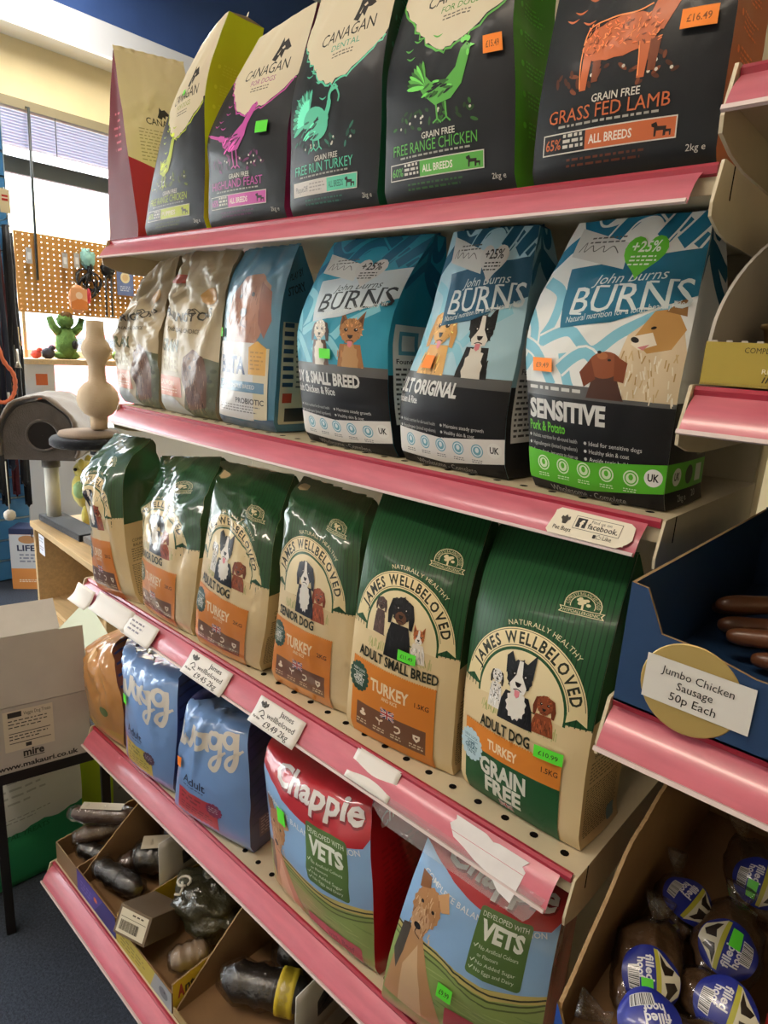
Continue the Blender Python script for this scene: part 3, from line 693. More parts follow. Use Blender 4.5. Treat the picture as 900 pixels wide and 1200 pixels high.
def art_script(kind):
    W, H = 17.5, 33.0; a = Art(W, H); base = '#7ba0d6'
    if kind == 'worker':
        a.rect(0, 0, 17.5, 4.5, '#c79a40'); a.ell(11.5, 9.5, 1.7, 1.4, '#56713c'); a.text('working', -1.5, 12.3, 1.2, '#3a2a20', 6, bold=.01); a.ell(8, 24, 2.2, 3.2, '#e2b273'); return a
    script_wagg(a, '#dcd6cc'); a.text('Adult', 2.6, 12.0, 2.0, '#23284a', 6.0, bold=.01); a.lines(2.8, 8.2, 11.0, 11.5, 1, '#3b4570', .5, 2, 0)
    c, d = ('#d6c15a', '#5b4058') if kind == 'yellow' else ('#c43c44', '#8a3358')
    P = [(1.4, 9.6)] + [(1.4, 3.2)] + [(1.4 + k * .5, 2.8 + (.22 if k % 2 else -.1)) for k in range(21)] + [(11.4, 3.2), (11.4, 10.0)]
    a.poly(P, c); a.lines(2.2, 8.0, 6.4, 8.8, 2, tint(c, .7), .5, 3, .2); a.lines(2.2, 10.4, 3.6, 6.0, 3, tint(c, .65), .4, 5, .2)
    for k in range(12): a.ell(10.6 + 1.5 * math.cos(k * PI / 6), 8.4 + 1.5 * math.sin(k * PI / 6), .4, .4, d, n=8, up=(k == 0))
    a.ell(10.6, 8.4, 1.6, 1.6, d); a.lines(9.5, 11.7, 7.6, 9.2, 3, '#c9b8bc', .4, 4, .1)
    return a
def art_script_side():
    a = Art(10, 33)
    for k in range(10): a.stroke([(.5, 27 - k * 2.2), (5, 27.6 - k * 2.2), (9.5, 26.8 - k * 2.2)], .5, '#2b3568')
    a.rect(2, 3, 8, 8, '#6d5a74'); a.lines(2.4, 7.6, 3.4, 7.6, 6, '#b9a9b8', .4, 2, .2); return a

# ---- red and pale blue bag
def art_vets(dy=0.0):
    W, H = 23.0, 36.0; a = Art(W, H); a.oy = dy
    a.rect(0, -6, W, 2, '#8ea25a'); a.rect(0, 34, W, 60, '#b3252c')
    a.rect(0, 0, W, 15, '#8ea25a')
    a.poly([(0, 13.5), (6, 13.8), (14, 13.2), (23, 14.5), (23, 36), (0, 36)], '#8fb4dc')
    a.poly([(0, 12.2), (8, 12.8), (16, 11.8), (23, 13.6), (23, 14.8), (15, 13.2), (7, 14.0), (0, 13.6)], '#c3b26a')
    for k in range(3): a.stroke([(0, 13.4 - k * .9), (8, 13.6 - k * .8), (16, 12.6 - k), (23, 14.2 - k * .8)], .28, ['#2e3320', '#4e5a2c', '#5c6a34'][k])
    for k in range(40): r = random.Random(k); x, y = r.uniform(0, 23), r.uniform(0, 11); a.ell(x, y, r.uniform(.8, 2), .12, r.choice(['#7c9350', '#9caf66', '#a4b370', '#6f8746']), r.uniform(-8, 8), 8)
    # red swoosh
    P = [(0, 36), (0, 27)] + [(x, 27 - 4.2 * math.sin(PI * min(1, x / 23) * .78)) for x in np.linspace(.6, 22, 18)] + [(23, 25.5), (23, 36)]
    a.poly(P, '#b3252c')
    a.arc('COMPLETE BALANCED NUTRITION', 11, 60, 38.6, 256, 286, .8, '#e3e6ea', .01)
    # name in big curved letters
    for c, b, o in (('#7d141b', .05, .25), ('#dcd7d2', .03, 0)):
        a.text('Chappie', 4.2 + o, 26.4 - o, 4.2, c, 17.6, shear=.22, bold=b, rot=1)
    a.rrect(11.8, 14.4, 19.6, 24.0, .6, '#55723a')
    a.text('DEVELOPED WITH', 12.3, 22.6, .7, '#dfe4d0', 6.8, rot=1); a.text('VETS', 12.5, 19.8, 2.3, '#e6e9dc', 6.4, bold=.045)
    for k, s in enumerate(['No Artificial Colours', 'or Flavours', 'No Added Sugar', 'No Eggs and Dairy']): a.text(s, 13.0, 18.4 - k * 1.05, .52, '#dfe4d0', 5.6 if k != 1 else 3)
    for y in (18.4, 16.3, 15.25): a.stroke([(12.2, y + .3), (12.4, y), (12.8, y + .6)], .14, '#dfe4d0', smooth=0)
    # terrier on the left
    a.poly([(.2, 0), (.8, 8), (1.6, 14), (4.2, 15.2), (6.2, 11), (8.2, 6), (10.2, 0)], '#b98a5c'); a.poly([(.6, 9), (1.0, 14.2), (2.4, 14.8), (2.2, 10), (1.6, 6)], '#4a4338'); a.poly([(2.8, 0), (2.6, 8), (4.2, 12.6), (6, 6), (6.8, 0)], '#d2ae85')
    a.ell(3.9, 18.4, 2.4, 3.2, '#b58254', -8, 34, .06, 3); a.ell(3.5, 16.0, 1.6, 2.2, '#c79a70', -4, 30, .08, 4)
    a.poly([(1.8, 20.4), (1.4, 22.8), (3.2, 22.6), (3.6, 21.2)], '#8a5a36'); a.poly([(5.0, 21.2), (6.6, 22.6), (7.6, 20.0), (6.4, 19.4)], '#d0a070')
    for k in range(50): r = random.Random(k + 9); x, y = r.uniform(1.9, 5.8), r.uniform(14.5, 21); a.stroke([(x, y), (x + r.uniform(-.3, .3), y - .8)], .12, r.choice(['#8c5e36', '#d6b084', '#a87648', '#e0c096']), smooth=0)
    a.ell(3.3, 15.2, .62, .5, '#1a1310'); a.ell(3.0, 19.0, .26, .26, '#1a1310'); a.ell(5.1, 18.6, .26, .26, '#1a1310'); a.stroke([(3.3, 14.8), (3.2, 14.0), (4.2, 13.7)], .16, '#3a261a')
    a.rrect(10.2, 2.0, 21, 6.4, .4, '#a8434a'); a.text('with Beef', 14.2, 4.4, 1.1, '#5e1f26', 5.4, bold=.02); a.text('& Wholegrain', 13.2, 2.8, 1.0, '#5e1f26', 7, bold=.02)
    return a
def art_vets_side():
    a = Art(11, 36); a.text('Chappie', 2.0, 23.6, 2.0, '#d6c6c2', 7.8, shear=.2, bold=.02, rot=14); a.lines(2, 9, 8, 21, 14, '#8c1b22', .4, 3, .3); return a

# ---- teal retriever bag
def art_teal():
    W, H = 16.5, 34.6; a = Art(W, H)
    a.poly([(2.6, 14.0), (2.2, 19), (3.2, 24), (6, 27.6), (10.5, 28.2), (13.6, 26), (14.2, 21), (12.6, 17.2), (10.2, 14)], '#a8745a')
    a.poly([(11.2, 26.8), (14.0, 25), (14.9, 20.0), (13.6, 16.8), (12.0, 19.4)], '#8a5340'); a.poly([(3.8, 24.6), (6.5, 27.4), (6.0, 22), (4.4, 19.4)], '#93604a')
    for k in range(80): r = random.Random(k); x, y = r.uniform(3.4, 12.4), r.uniform(15, 26.6); a.stroke([(x, y), (x + r.uniform(-.4, .4), y - 1.2)], .16, r.choice(['#93604a', '#b98a72', '#7c4c3a', '#c79c84']), smooth=0)
    a.ell(7.8, 21.2, 1.1, .8, '#30201c'); a.ell(5.9, 24.0, .4, .4, '#1d1412'); a.ell(9.8, 24.4, .4, .4, '#1d1412'); a.stroke([(7.8, 20.5), (7.6, 19.2), (9.2, 18.6)], .2, '#4a2c24')
    a.rect(.2, 1.6, 11.6, 16.0, '#d9d8d4'); a.poly([(11.6, 15.2), (15, 15.2), (15, 2), (11.6, 2)], '#d9cfae')
    a.text('PURINA', 1.2, 14.0, .8, '#5a6da0', 4.0, bold=.01); a.text('BETA', 1.2, 10.4, 3.0, '#3a4c78', 8.4, bold=.03); a.poly([(10.4, 10.4), (14.4, 10.4), (14.4, 15.2), (12.4, 16.4), (10.4, 15.2)], '#d9a43c'); a.lines(10.8, 14, 11, 14.6, 5, '#b27f24', .4, 3)
    a.rect(.8, 7.0, 14.2, 9.0, '#5f87a0'); a.text('ADULT SMALL BREED', 1.4, 7.7, .75, '#e2e2de', 10.6); a.text('PROBIOTIC', 6.6, 4.8, 1.0, '#3b3a3c', 7.6, bold=.02); a.lines(1.2, 14, 2.8, 4.4, 3, '#7c7a78', .4, 4)
    a.poly([(0, 0), (16.5, 0), (16.5, 2.4), (8, 1.2), (0, 1.8)], '#3d5b76')
    return a
def art_teal_side():
    a = Art(10, 34.6); a.rect(.8, 1.5, 8.8, 20, '#d9cfae')
    for k in range(8): a.rect(1.2, 8.6 + k * 1.5, 3.4, 9.4 + k * 1.5, '#2c4460')
    a.lines(4, 8.4, 8, 19, 12, '#6a6658', .4, 4); a.rect(1.4, 5.6, 3.4, 7.4, '#c2472e'); a.rect(2, 2, 7.6, 4.6, '#2a2a2a')
    a.text('PLAY BY', 1.2, 27, 1.2, '#1c2a33', 6, bold=.02, rot=15); a.text('STORY', 1.4, 24.4, 1.4, '#1c2a33', 6, bold=.03, rot=15); return a

# ---- kraft bag with a spaniel
def art_kraft():
    W, H = 20.5, 35.5; a = Art(W, H); a.ox = -.6
    a.poly([(10, 0), (23, 0), (23, 12), (17.5, 12.8), (13, 9)], '#5e6148')
    for k in range(50): r = random.Random(k); a.ell(r.uniform(12, 20.5), r.uniform(0, 11), .7, .4, r.choice(['#4a5038', '#6d7052', '#7d7a58', '#3d4230']), r.uniform(0, 90), 8)
    a.poly([(0, 0), (13, 0), (7, 3.4), (0, 4.6)], '#b9bcbc')
    a.arc('HARRINGTONS', 9.0, 48, 28.6, 252.5, 290, 1.7, '#3f3a2c', .02); a.text('THE NATURAL CHOICE', 3.0, 17.2, .8, '#4d4736', 12, bold=.01)
    a.stroke([(10.5, 21.0), (11.5, 22), (13, 21.6), (12.6, 20.6), (11.8, 21.2), (12.6, 22.2), (14, 21.4)], .2, '#4d4736')
    a.text('GRAIN', 1.6, 13.2, 2.3, '#565a3a', 7.6, bold=.03); a.text('FREE', 2.2, 9.4, 2.6, '#cfc4a4', 7, bold=.03); a.rrect(.5, 3.8, 10.0, 8.2, .4, '#cf8568'); a.text('SALMON', 1.2, 6.2, 1.1, '#eed2be', 6, bold=.02); a.lines(1.2, 8.6, 4.4, 5.6, 2, '#eed2be', .4)
    a.poly([(10.4, 7.8), (11.4, 12.4), (14.2, 14.2), (17.4, 13.0), (18.6, 9), (18.4, 2.5), (12.4, 1.2), (11.8, 5)], '#6f4f3c')
    for k in range(90): r = random.Random(k + 3); x, y = r.uniform(11.6, 18), r.uniform(2, 13.2); a.stroke([(x, y), (x + r.uniform(-.3, .3), y - 1.0)], .17, r.choice(['#4e3528', '#8d6a50', '#a8866a', '#3c281e']), smooth=0)
    a.ell(14.0, 11.6, 1.6, 1.7, '#8a6a52'); a.ell(13.6, 10.6, .5, .4, '#201612'); a.ell(13.3, 12.3, .22, .22, '#120c0a'); a.ell(14.9, 12.2, .22, .22, '#120c0a')
    a.rect(2.2, 27.5, 6.2, 29.5, '#b04a36'); a.ell(17, 25, 2.4, 1.8, '#b9863a')
    return a
# ------------------------------------------------------------------ bags
def rail(P, t):
    P = np.asarray(P, float); d = np.r_[0, np.cumsum(np.linalg.norm(np.diff(P, axis=0), axis=1))]; d = d / d[-1]
    i = min(max(int(np.searchsorted(d, t)) - 1, 0), len(P) - 2); h = d[i + 1] - d[i]; s = (t - d[i]) / h
    def tn(j):
        if j == 0: return (P[1] - P[0]) / (d[1] - d[0])
        if j == len(P) - 1: return (P[-1] - P[-2]) / (d[-1] - d[-2])
        return (P[j + 1] - P[j - 1]) / (d[j + 1] - d[j - 1])
    return P[i] * (2 * s ** 3 - 3 * s * s + 1) + tn(i) * h * (s ** 3 - 2 * s * s + s) + P[i + 1] * (3 * s * s - 2 * s ** 3) + tn(i + 1) * h * (s ** 3 - s * s)

def creases(seed, amp, n, hv):
    rnd = random.Random(seed); C = []
    for _ in range(n):
        u, v = rnd.random(), hv + (1 - hv) * rnd.random() ** .7
        a = rnd.choice([rnd.uniform(20, 75), rnd.uniform(105, 160), rnd.uniform(70, 110)]); a = math.radians(a)
        C.append((u, v, math.cos(a), math.sin(a), rnd.uniform(.15, .45), rnd.uniform(.02, .05), amp * rnd.uniform(.4, 1) * rnd.choice([1, 1, -1])))
    def f(u, v):
        s = 0
        for cu, cv, ca, sa, ln, wd, am in C:
            x, y = u - cu, (v - cv) * 1.8
            al = x * ca + y * sa; ac = -x * sa + y * ca
            if abs(al) < ln * 1.6: s += am * math.exp(-abs(ac) / wd) * math.exp(-(al / ln) ** 2)
        return s
    return f

def make_bag(name, label, cat, group, FL, FR, depth, base, front_art, gusset, kind='gloss', gusset_art=None, bulge=.016, crin=.004, ncr=12, hv=.35, seed=1,
             seal=True, seal_col=None, taper=.06, sticker=None, ridge=.012, ni=22, nj=34, left_art=None, top_open=0, back_col=None, tap0=.62, seal_h=.014):
    FL, FR = np.array(FL, float), np.array(FR, float)
    arc = sum(np.linalg.norm(np.diff(A, axis=0), axis=1).sum() for A in (FL, FR)) * 50
    for q in (front_art, gusset_art, left_art):
        if q: q.h = arc
    e = FR[0] - FL[0]; e[2] = 0; e /= np.linalg.norm(e)
    dep = np.array([-e[1], e[0], 0.0])
    root = thing(name, label, cat, tuple((FL[0] + FR[0]) / 2 + dep * depth / 2 - np.array([0, 0, .001])), group)
    cf = creases(seed, crin, ncr, hv); rnd = random.Random(seed)
    ns = Vector((seed * 3.1, seed * 1.3, 0))
    vs = np.linspace(0, 1, nj + 1); us = np.linspace(0, 1, ni + 1)
    L = np.array([rail(FL, v) for v in vs]); R = np.array([rail(FR, v) for v in vs])
    def tap(v): return 1.0 if v < tap0 else max(taper, 1 - (1 - taper) * ((v - tap0) / (1 - tap0)) ** 1.2)
    def disp(u, v, w=1.0):
        q = noise.noise(Vector((u * 2.6, v * 4.5, 0)) + ns) * .5 + (1 - abs(noise.noise(Vector((u * 4.2 + v * 2, v * 5, 3)) + ns)) * 2) * .4
        up = .35 + .65 * min(1, max(0, (v - hv) / .3))
        return (q * crin * 1.1 * up + cf(u, v) * w) * min(1, v * 9)
    def bul(u, v):
        s = max(0, math.sin(PI * u)) ** .75
        f = (math.sin(min(1, v / .42) * PI / 2) if v < .42 else max(0.0, math.cos((v - .42) / .58 * PI / 2)) ** .7)
        return bulge * s * (.25 + .75 * f)
    fg = np.zeros((nj + 1, ni + 1, 3))
    for j, v in enumerate(vs):
        for i, u in enumerate(us):
            p = L[j] * (1 - u) + R[j] * u
            fg[j, i] = p - dep * (bul(u, v) + disp(u, v))
            if v < .05: fg[j, i] += dep * .010 * (1 - v / .05)      # rolled-in bottom edge
    # sides and back
    m = 8; ss = np.linspace(0, 1, m + 1)
    def side(A, sgn, sd):
        g = np.zeros((nj + 1, m + 1, 3)); n2 = Vector((sd * 5.5, 0, 0))
        for j, v in enumerate(vs):
            d = depth * tap(v)
            for k, s in enumerate(ss):
                cr = -ridge * (1 - abs(2 * s - 1)) * min(1, max(0, (v - .30) / .4)) * tap(v) + bulge * .12 * math.sin(PI * s) * max(0, 1 - v / .55)
                w = noise.noise(Vector((s * 2, v * 6, sd)) + n2) * crin * .6 * (s * (1 - s) * 4)
                g[j, k] = A[j] + dep * d * s + e * sgn * (cr + w)
        return g
    Lf, Rf = fg[:, 0], fg[:, -1]
    lg, rg = side(Lf, -1, seed), side(Rf, 1, seed + 3)
    bk = np.zeros((nj + 1, 9, 3))
    for k in range(9): bk[:, k] = lg[:, -1] * (1 - k / 8) + rg[:, -1] * (k / 8)
    for j, v in enumerate(vs):
        for k in range(1, 8): bk[j, k] += dep * bul(k / 8, v) * .6
    panel('front_panel', fg, root, base, front_art, kind)
    panel('side_gusset', rg, root, gusset, gusset_art, kind)
    panel('side_gusset', lg, root, gusset, left_art, kind, flip=True)
    b = panel('back_panel', bk, root, back_col or base, None, kind, flip=True)
    # bottom cap joins the back panel's thing as a base
    g = G(); ring = [fg[0, i] for i in range(ni + 1)] + [rg[0, k] for k in range(1, m)] + [bk[0, k] for k in range(8, -1, -1)] + [lg[0, k] for k in range(m - 1, 0, -1)]
    g.add(ring, [tuple(range(len(ring)))[::-1]], film(gusset, kind)); g.obj('base', root)
    # welded top seam
    sg = np.zeros((4, ni + 1, 3))
    d0 = depth * tap(1)
    up = (fg[-1] - fg[-3]); up /= np.linalg.norm(up, axis=1, keepdims=True)
    for r in range(4):
        sg[r] = fg[-1] + up * (seal_h * r / 3) + dep * (d0 * (.0 + .5 * min(1, r)))
        if r: 
            for i in range(ni + 1): sg[r, i] -= dep * .003 * math.sin(i * 1.9 + seed) * r / 3
    panel('top_seal', sg, root, seal_col or base, None, kind)
    tg = np.stack([sg[1], bk[-1][np.clip(np.round(us * 8).astype(int), 0, 8)]])
    if d0 > .02:
        panel('top_fold', tg, root, seal_col or base, None, kind)
    if sticker:
        u, v, col, txt = sticker[:4]; w, h = (sticker[4:6] if len(sticker) > 4 else (2.6, 1.4))
        W = np.linalg.norm(R[0] - L[0]) * 100; H = front_art.h
        a = Art(w, h); a.rect(0, 0, w, h, col)
        a.text(txt, w * .16, h * .3, h * .36, '#3a4a20' if col[1] < '9' else '#8a4a10', w * .68, bold=.01)
        k = 4; gg = np.zeros((k + 1, k + 1, 3))
        for j in range(k + 1):
            for i in range(k + 1):
                uu, vv = u + (i / k - .5) * w / W, v + (j / k - .5) * h / H
                x, y = min(max(uu, 0), .999) * ni, min(max(vv, 0), .999) * nj; a0, b0 = int(x), int(y); fx, fy = x - a0, y - b0
                gg[j, i] = fg[b0, a0] * (1 - fx) * (1 - fy) + fg[b0, a0 + 1] * fx * (1 - fy) + fg[b0 + 1, a0] * (1 - fx) * fy + fg[b0 + 1, a0 + 1] * fx * fy - dep * .0045
        s = panel('price_sticker', gg, root, col, a, mfun=lambda c: mat('sticker', c, .55, .3))
        s['label'] = ('fluorescent green' if col.startswith('#5') else 'fluorescent orange') + ' price sticker'
    return root
# ------------------------------------------------------------------ room
CARPET = mat('carpet', '#474e5b', .95, .1, bump=1, bscale=420, bdist=.006, var=.35, vscale=170, detail=6)
WALLC = mat('wall_cream', '#ead9ae', .8, .2, var=.03)
WALLW = mat('wall_white', '#dcdcda', .8, .2)
BLUEP = mat('blue_paint', '#2d4577', .75, .2, var=.05)
def room():
    g = G(); g.box(-3.6, 3.6, -3.2, 3.8, -.1, 0, CARPET); struct(g.obj('floor'))
    g = G(); g.box(-3.6, 3.6, -3.2, 3.8, 4.3, 4.4, WALLW); struct(g.obj('ceiling'))
    g = G(); g.box(-3.6, 3.6, 3.7, 3.8, 0, 4.3, WALLC); struct(g.obj('wall_back'))
    g = G(); g.box(-3.6, 3.6, -3.3, -3.2, 0, 4.3, WALLW); struct(g.obj('wall_front'))
    g = G(); g.box(3.6, 3.7, -3.2, 3.8, 0, 4.3, WALLC); struct(g.obj('wall_right'))
    # shop window wall: opening y -.3..3.7, z 1.25..2.9
    g = G(); g.box(-3.6, -3.5, -3.2, 3.8, 2.9, 4.3, WALLC); g.box(-3.6, -3.5, -3.2, -2.9, 0, 2.9, WALLC); g.box(-3.6, -3.5, -2.9, -.3, 0, .25, WALLW); g.box(-3.6, -3.5, -.3, 3.8, 0, .8, WALLW); g.box(-3.6, -3.5, 3.66, 3.8, .8, 2.9, WALLW); g.box(-3.6, -3.5, -.3, 3.7, 1.29, 1.33, WALLW)
    struct(g.obj('wall_left'))
    g = G(); g.box(-3.50, -3.30, -3.2, 3.7, 3.30, 3.50, mat('beam_grey', '#b3b6bd', .7)); g.box(-3.505, -3.29, -3.2, 3.7, 3.285, 3.30, mat('beam_edge', '#f2f0ea', .5))
    struct(g.obj('trim_1'))
    g = G(); g.box(-3.5, -3.32, -3.2, 3.7, 3.501, 4.3, BLUEP); struct(g.obj('trim_2'))
    # window frame, header box and pane
    fr = mat('window_frame', '#3d423e', .5)
    w = thing('window_1', 'wide shop window at the far end of the aisle with dark header', 'window', (-3.55, 1.7, 1.25)); w['kind'] = 'structure'
    g = G(); g.box(-3.58, -3.53, -.3, 3.7, 2.50, 2.60, fr); g.box(-3.58, -3.53, -.3, 3.7, 1.33, 1.37, mat('frame_white', '#e4e4e0', .5))
    for y in (-.3, 3.66): g.box(-3.58, -3.53, y, y + .04, .8, 2.9, mat('frame_white', '#e4e4e0', .5))
    g.obj('frame', w)
    g = G(); g.box(-3.56, -3.555, -.26, 3.66, .8, 2.9, mat('pane', '#ffffff', .02, .5, alpha=.06)); g.obj('pane', w)
    g = G(); g.box(-3.50, -3.20, -.3, 3.68, 1.285, 1.32, WOODL); struct(g.obj('trim_3'))
    # glazed shop front beyond the slatted wall
    w = thing('window_2', 'tall glazed shop front beside the blue slatted wall', 'window', (-3.55, -1.6, .25)); w['kind'] = 'structure'; fw = mat('frame_white', '#e4e4e0', .5)
    g = G(); g.box(-3.58, -3.53, -2.9, -.3, .25, .32, fw); g.box(-3.58, -3.53, -2.9, -.3, 2.84, 2.9, fw); g.box(-3.58, -3.53, -2.9, -.3, 2.1, 2.15, fw)
    for y in (-2.9, -2.03, -1.16, -.36): g.box(-3.58, -3.53, y, y + .05, .32, 2.84, fw)
    g.obj('frame', w)
    g = G(); g.box(-3.56, -3.555, -2.88, -.32, .3, 2.86, mat('pane', '#ffffff', .02, .5, alpha=.06)); g.obj('pane', w)
    # venetian blind gathered at the top
    b = thing('window_blind', 'pale venetian blind gathered up under its wooden head rail at the window', 'blind', (-3.47, 1.6, 2.88))
    g = G(); g.box(-3.52, -3.43, 1.15, 3.4, 2.87, 2.925, mat('rail_wood', '#8f8468', .6)); g.obj('head_rail', b)
    g = G()
    for k in range(12): g.box(-3.50, -3.44, 1.17, 3.38, 2.65 + k * .018, 2.656 + k * .018, mat('blind_slat', '#c7cbe0', .5))
    s = g.obj('slats', b); s['kind'] = 'stuff'
    g = G(); g.tube([(-3.36, 1.33, 2.87), (-3.36, 1.323, 2.3), (-3.36, 1.318, 1.83)], .009, mat('wand', '#2f3534', .4), 8); g.tube([(-3.36, 1.33, 2.865), (-3.44, 1.342, 2.89)], .005, fr, 6); g.obj('tilt_wand', b)
    g = G(); g.tube([(-3.43, 1.52, 2.87), (-3.43, 1.52, 2.62)], .003, fr, 6); g.obj('pull_cord', b)
room()

# unseen ceiling tubes that light the shop; the last is an added brightener
for i, (l, e, c) in enumerate(CEIL_LAMPS):
    t = thing('ceiling_light', ['ceiling tube light nearest the shelves', 'ceiling tube light in the middle of the shop', 'unseen ceiling tube light added to brighten the window wall'][i], 'ceiling light', (l[0], l[1], 3.95))
    g = G(); g.box(l[0] - .7, l[0] + .7, l[1] - .16, l[1] + .16, 3.93, 4.0, WALLW); g.obj('housing', t)
    g = G(); g.box(l[0] - .02, l[0] + .02, l[1] - .02, l[1] + .02, 4.0, 4.3, WALLW); g.obj('stem', t)

# ------------------------------------------------------------------ street outside
def street():
    g = G(); g.box(-30, -3.7, -20, 22, -.2, -.1, mat('paving', '#b9b6b0', .9, var=.1)); o = g.obj('street'); o['kind'] = 'structure'
    t = thing('shop_building', 'white shop across the street with a cream fascia board', 'building', (-13, 4, -.1))
    g = G(); g.box(-14, -13, -14, 20, -.1, 6, mat('render_white', '#e8e8e4', .8)); g.obj('wall', t)
    g = G(); g.box(-13.1, -12.8, 1.0, 12, 3.0, 3.9, mat('fascia', '#d8c8a0', .7)); g.obj('fascia', t)
    g = G(); g.box(-13.06, -12.9, 2.0, 11, -.1, 2.7, mat('shopfront', '#8f9aa0', .3)); g.obj('shopfront', t)
    c = thing('parked_car', 'red car parked in the street beyond the pegboard', 'car', (-8, 3.75, -.1))
    red = mat('car_red', '#c0303c', .3, coat=1)
    g = G(); P = [(2.0, .35), (2.0, .95), (2.5, 1.05), (3.0, 1.5), (4.4, 1.52), (5.0, 1.1), (5.6, 1.0), (5.7, .35)]
    g.prism([(-8.8, y, z) for y, z in P], (1.6, 0, 0), red); g.obj('body', c, .04)
    g = G(); g.prism([(-7.19, y, z) for y, z in [(2.75, 1.08), (3.1, 1.42), (4.3, 1.44), (4.8, 1.1)]], (.01, 0, 0), mat('car_glass', '#2a3036', .1)); g.obj('side_window', c)
    for y in (2.7, 4.95):
        for x in (-8.75, -7.35):
            g = G(); g.lathe([(.0, 0), (.32, 0), (.34, .05), (.34, .15), (.32, .2), (0, .2)], (x, y, .24), BLACK, 20, 'X'); g.obj('wheel', c)
street()
# ------------------------------------------------------------------ shelving
SH = {1: (.2118, 1.7200), 2: (.2214, 1.3637), 3: (.1233, .9566), 4: (.1176, .5623), 5: (0.0, .2300)}   # lip y, deck height
BACK = .60
def shelf(root, x0, x1, e, z, art=None, base=False, holes=True, tall=.062):
    g = G(); g.box(x0, x1, e, BACK - .01, z - .028, z, CREAM_METAL)
    if holes:
        n = int((x1 - x0) / .0415)
        for k in range(n):
            c = (x0 + .02 + k * .0415, e + .022, z + .0004)
            g.lathe([(.0055, 0), (.0001, .0001)], c, DARK, 10, closed=False)
    deck = g.obj('shelf', root)
    g = G(); g.prism([(x0, e + .001, z), (x0, e - .003, z + .0004), (x0, e - .006, z - .003), (x0, e - .0045, z - .010), (x0, e + .001, z - .012)], (x1 - x0 - .004, 0, 0), DARKRED); g.obj('red_lip', deck)
    h, t = .0383, .0297
    gg = []
    for j in range(7):
        s = j / 6; bow = .0035 * math.sin(PI * s)
        gg.append([(x0 + .001 + (x1 - x0 - .018) * i / 30, e - .004 - t * s - bow, z - .007 - (h - .004) * s + bow * .6) for i in range(31)])
    panel('price_strip', gg[::-1], deck, '#cd5b6e', None, mfun=lambda c: PINK)
    g = G(); g.prism([(x0, e - t - .004, z - h - .003), (x0, e - t - .0075, z - h - .0015), (x0, e - t - .006, z - h + .002), (x0, e - t - .0025, z - h + .001)], (x1 - x0 - .018, 0, 0), WHITE_EDGE); g.obj('strip_edge', deck)
    for x, w in ((x0 - .0035, .003), (x1, .003)):
        P = [(e - .006, .0012), (e - .010, 0), (e - .024, -.040), (e - .022, -.052), (e + .010, -tall), (e + .05, -tall - .004), (BACK - .01, -tall - .004), (BACK - .01, .0012)]
        g = G(); g.prism([(x, y, z + d) for y, d in P], (w, 0, 0), CREAM_METAL)
        g.box(x - .0004 if x == x0 - .0035 else x + w, x if x == x0 - .0035 else x + w + .0004, e + .022, e + .0245, z - .03, z + .001, DARK)
        g.obj('end_bracket', deck)
    return deck
unit = thing('shelving_unit', 'pink edged metal shelving bay packed with dog food bags', 'shelving', (.625, .4, 0))
for k in (1, 2, 3, 4, 5): shelf(unit, 0, 1.25, *SH[k], holes=k < 5)
def uprights(root, x0, x1, edge=True):
    g = G(); g.box(x0, x1, BACK - .008, BACK + .006, .06, 2.2, mat('back_cream', '#b7a98a', .6, var=.05)); g.obj('back_panel', root)
    for x in (x0, x1 - .03):
        g = G(); g.box(x, x + .03, BACK + .008, BACK + .05, 0, 2.2, CREAM_METAL)
        for k in range(40): g.box(x + .012, x + .018, BACK + .0075, BACK + .009, .2 + k * .05, .225 + k * .05, DARK)
        g.obj('upright', root)
    g = G(); g.box(x0, x1, .06, BACK, 0, .20, mat('plinth', '#4d4038', .7)); g.obj('plinth', root)
uprights(unit, 0, 1.25)
unit2 = thing('shelving_unit', 'pink edged metal shelving bay holding open boxes of chews', 'shelving', (1.75, .4, 0))
RB = {1: (.098, 1.757), 2: (.120, 1.512), 3: (.044, 1.234), 4: (.0, .842), 5: (-.02, .23)}
for k in (1, 2, 3, 4, 5): shelf(unit2, 1.288, 2.21, *RB[k], holes=False, tall=.06)
uprights(unit2, 1.288, 2.21)

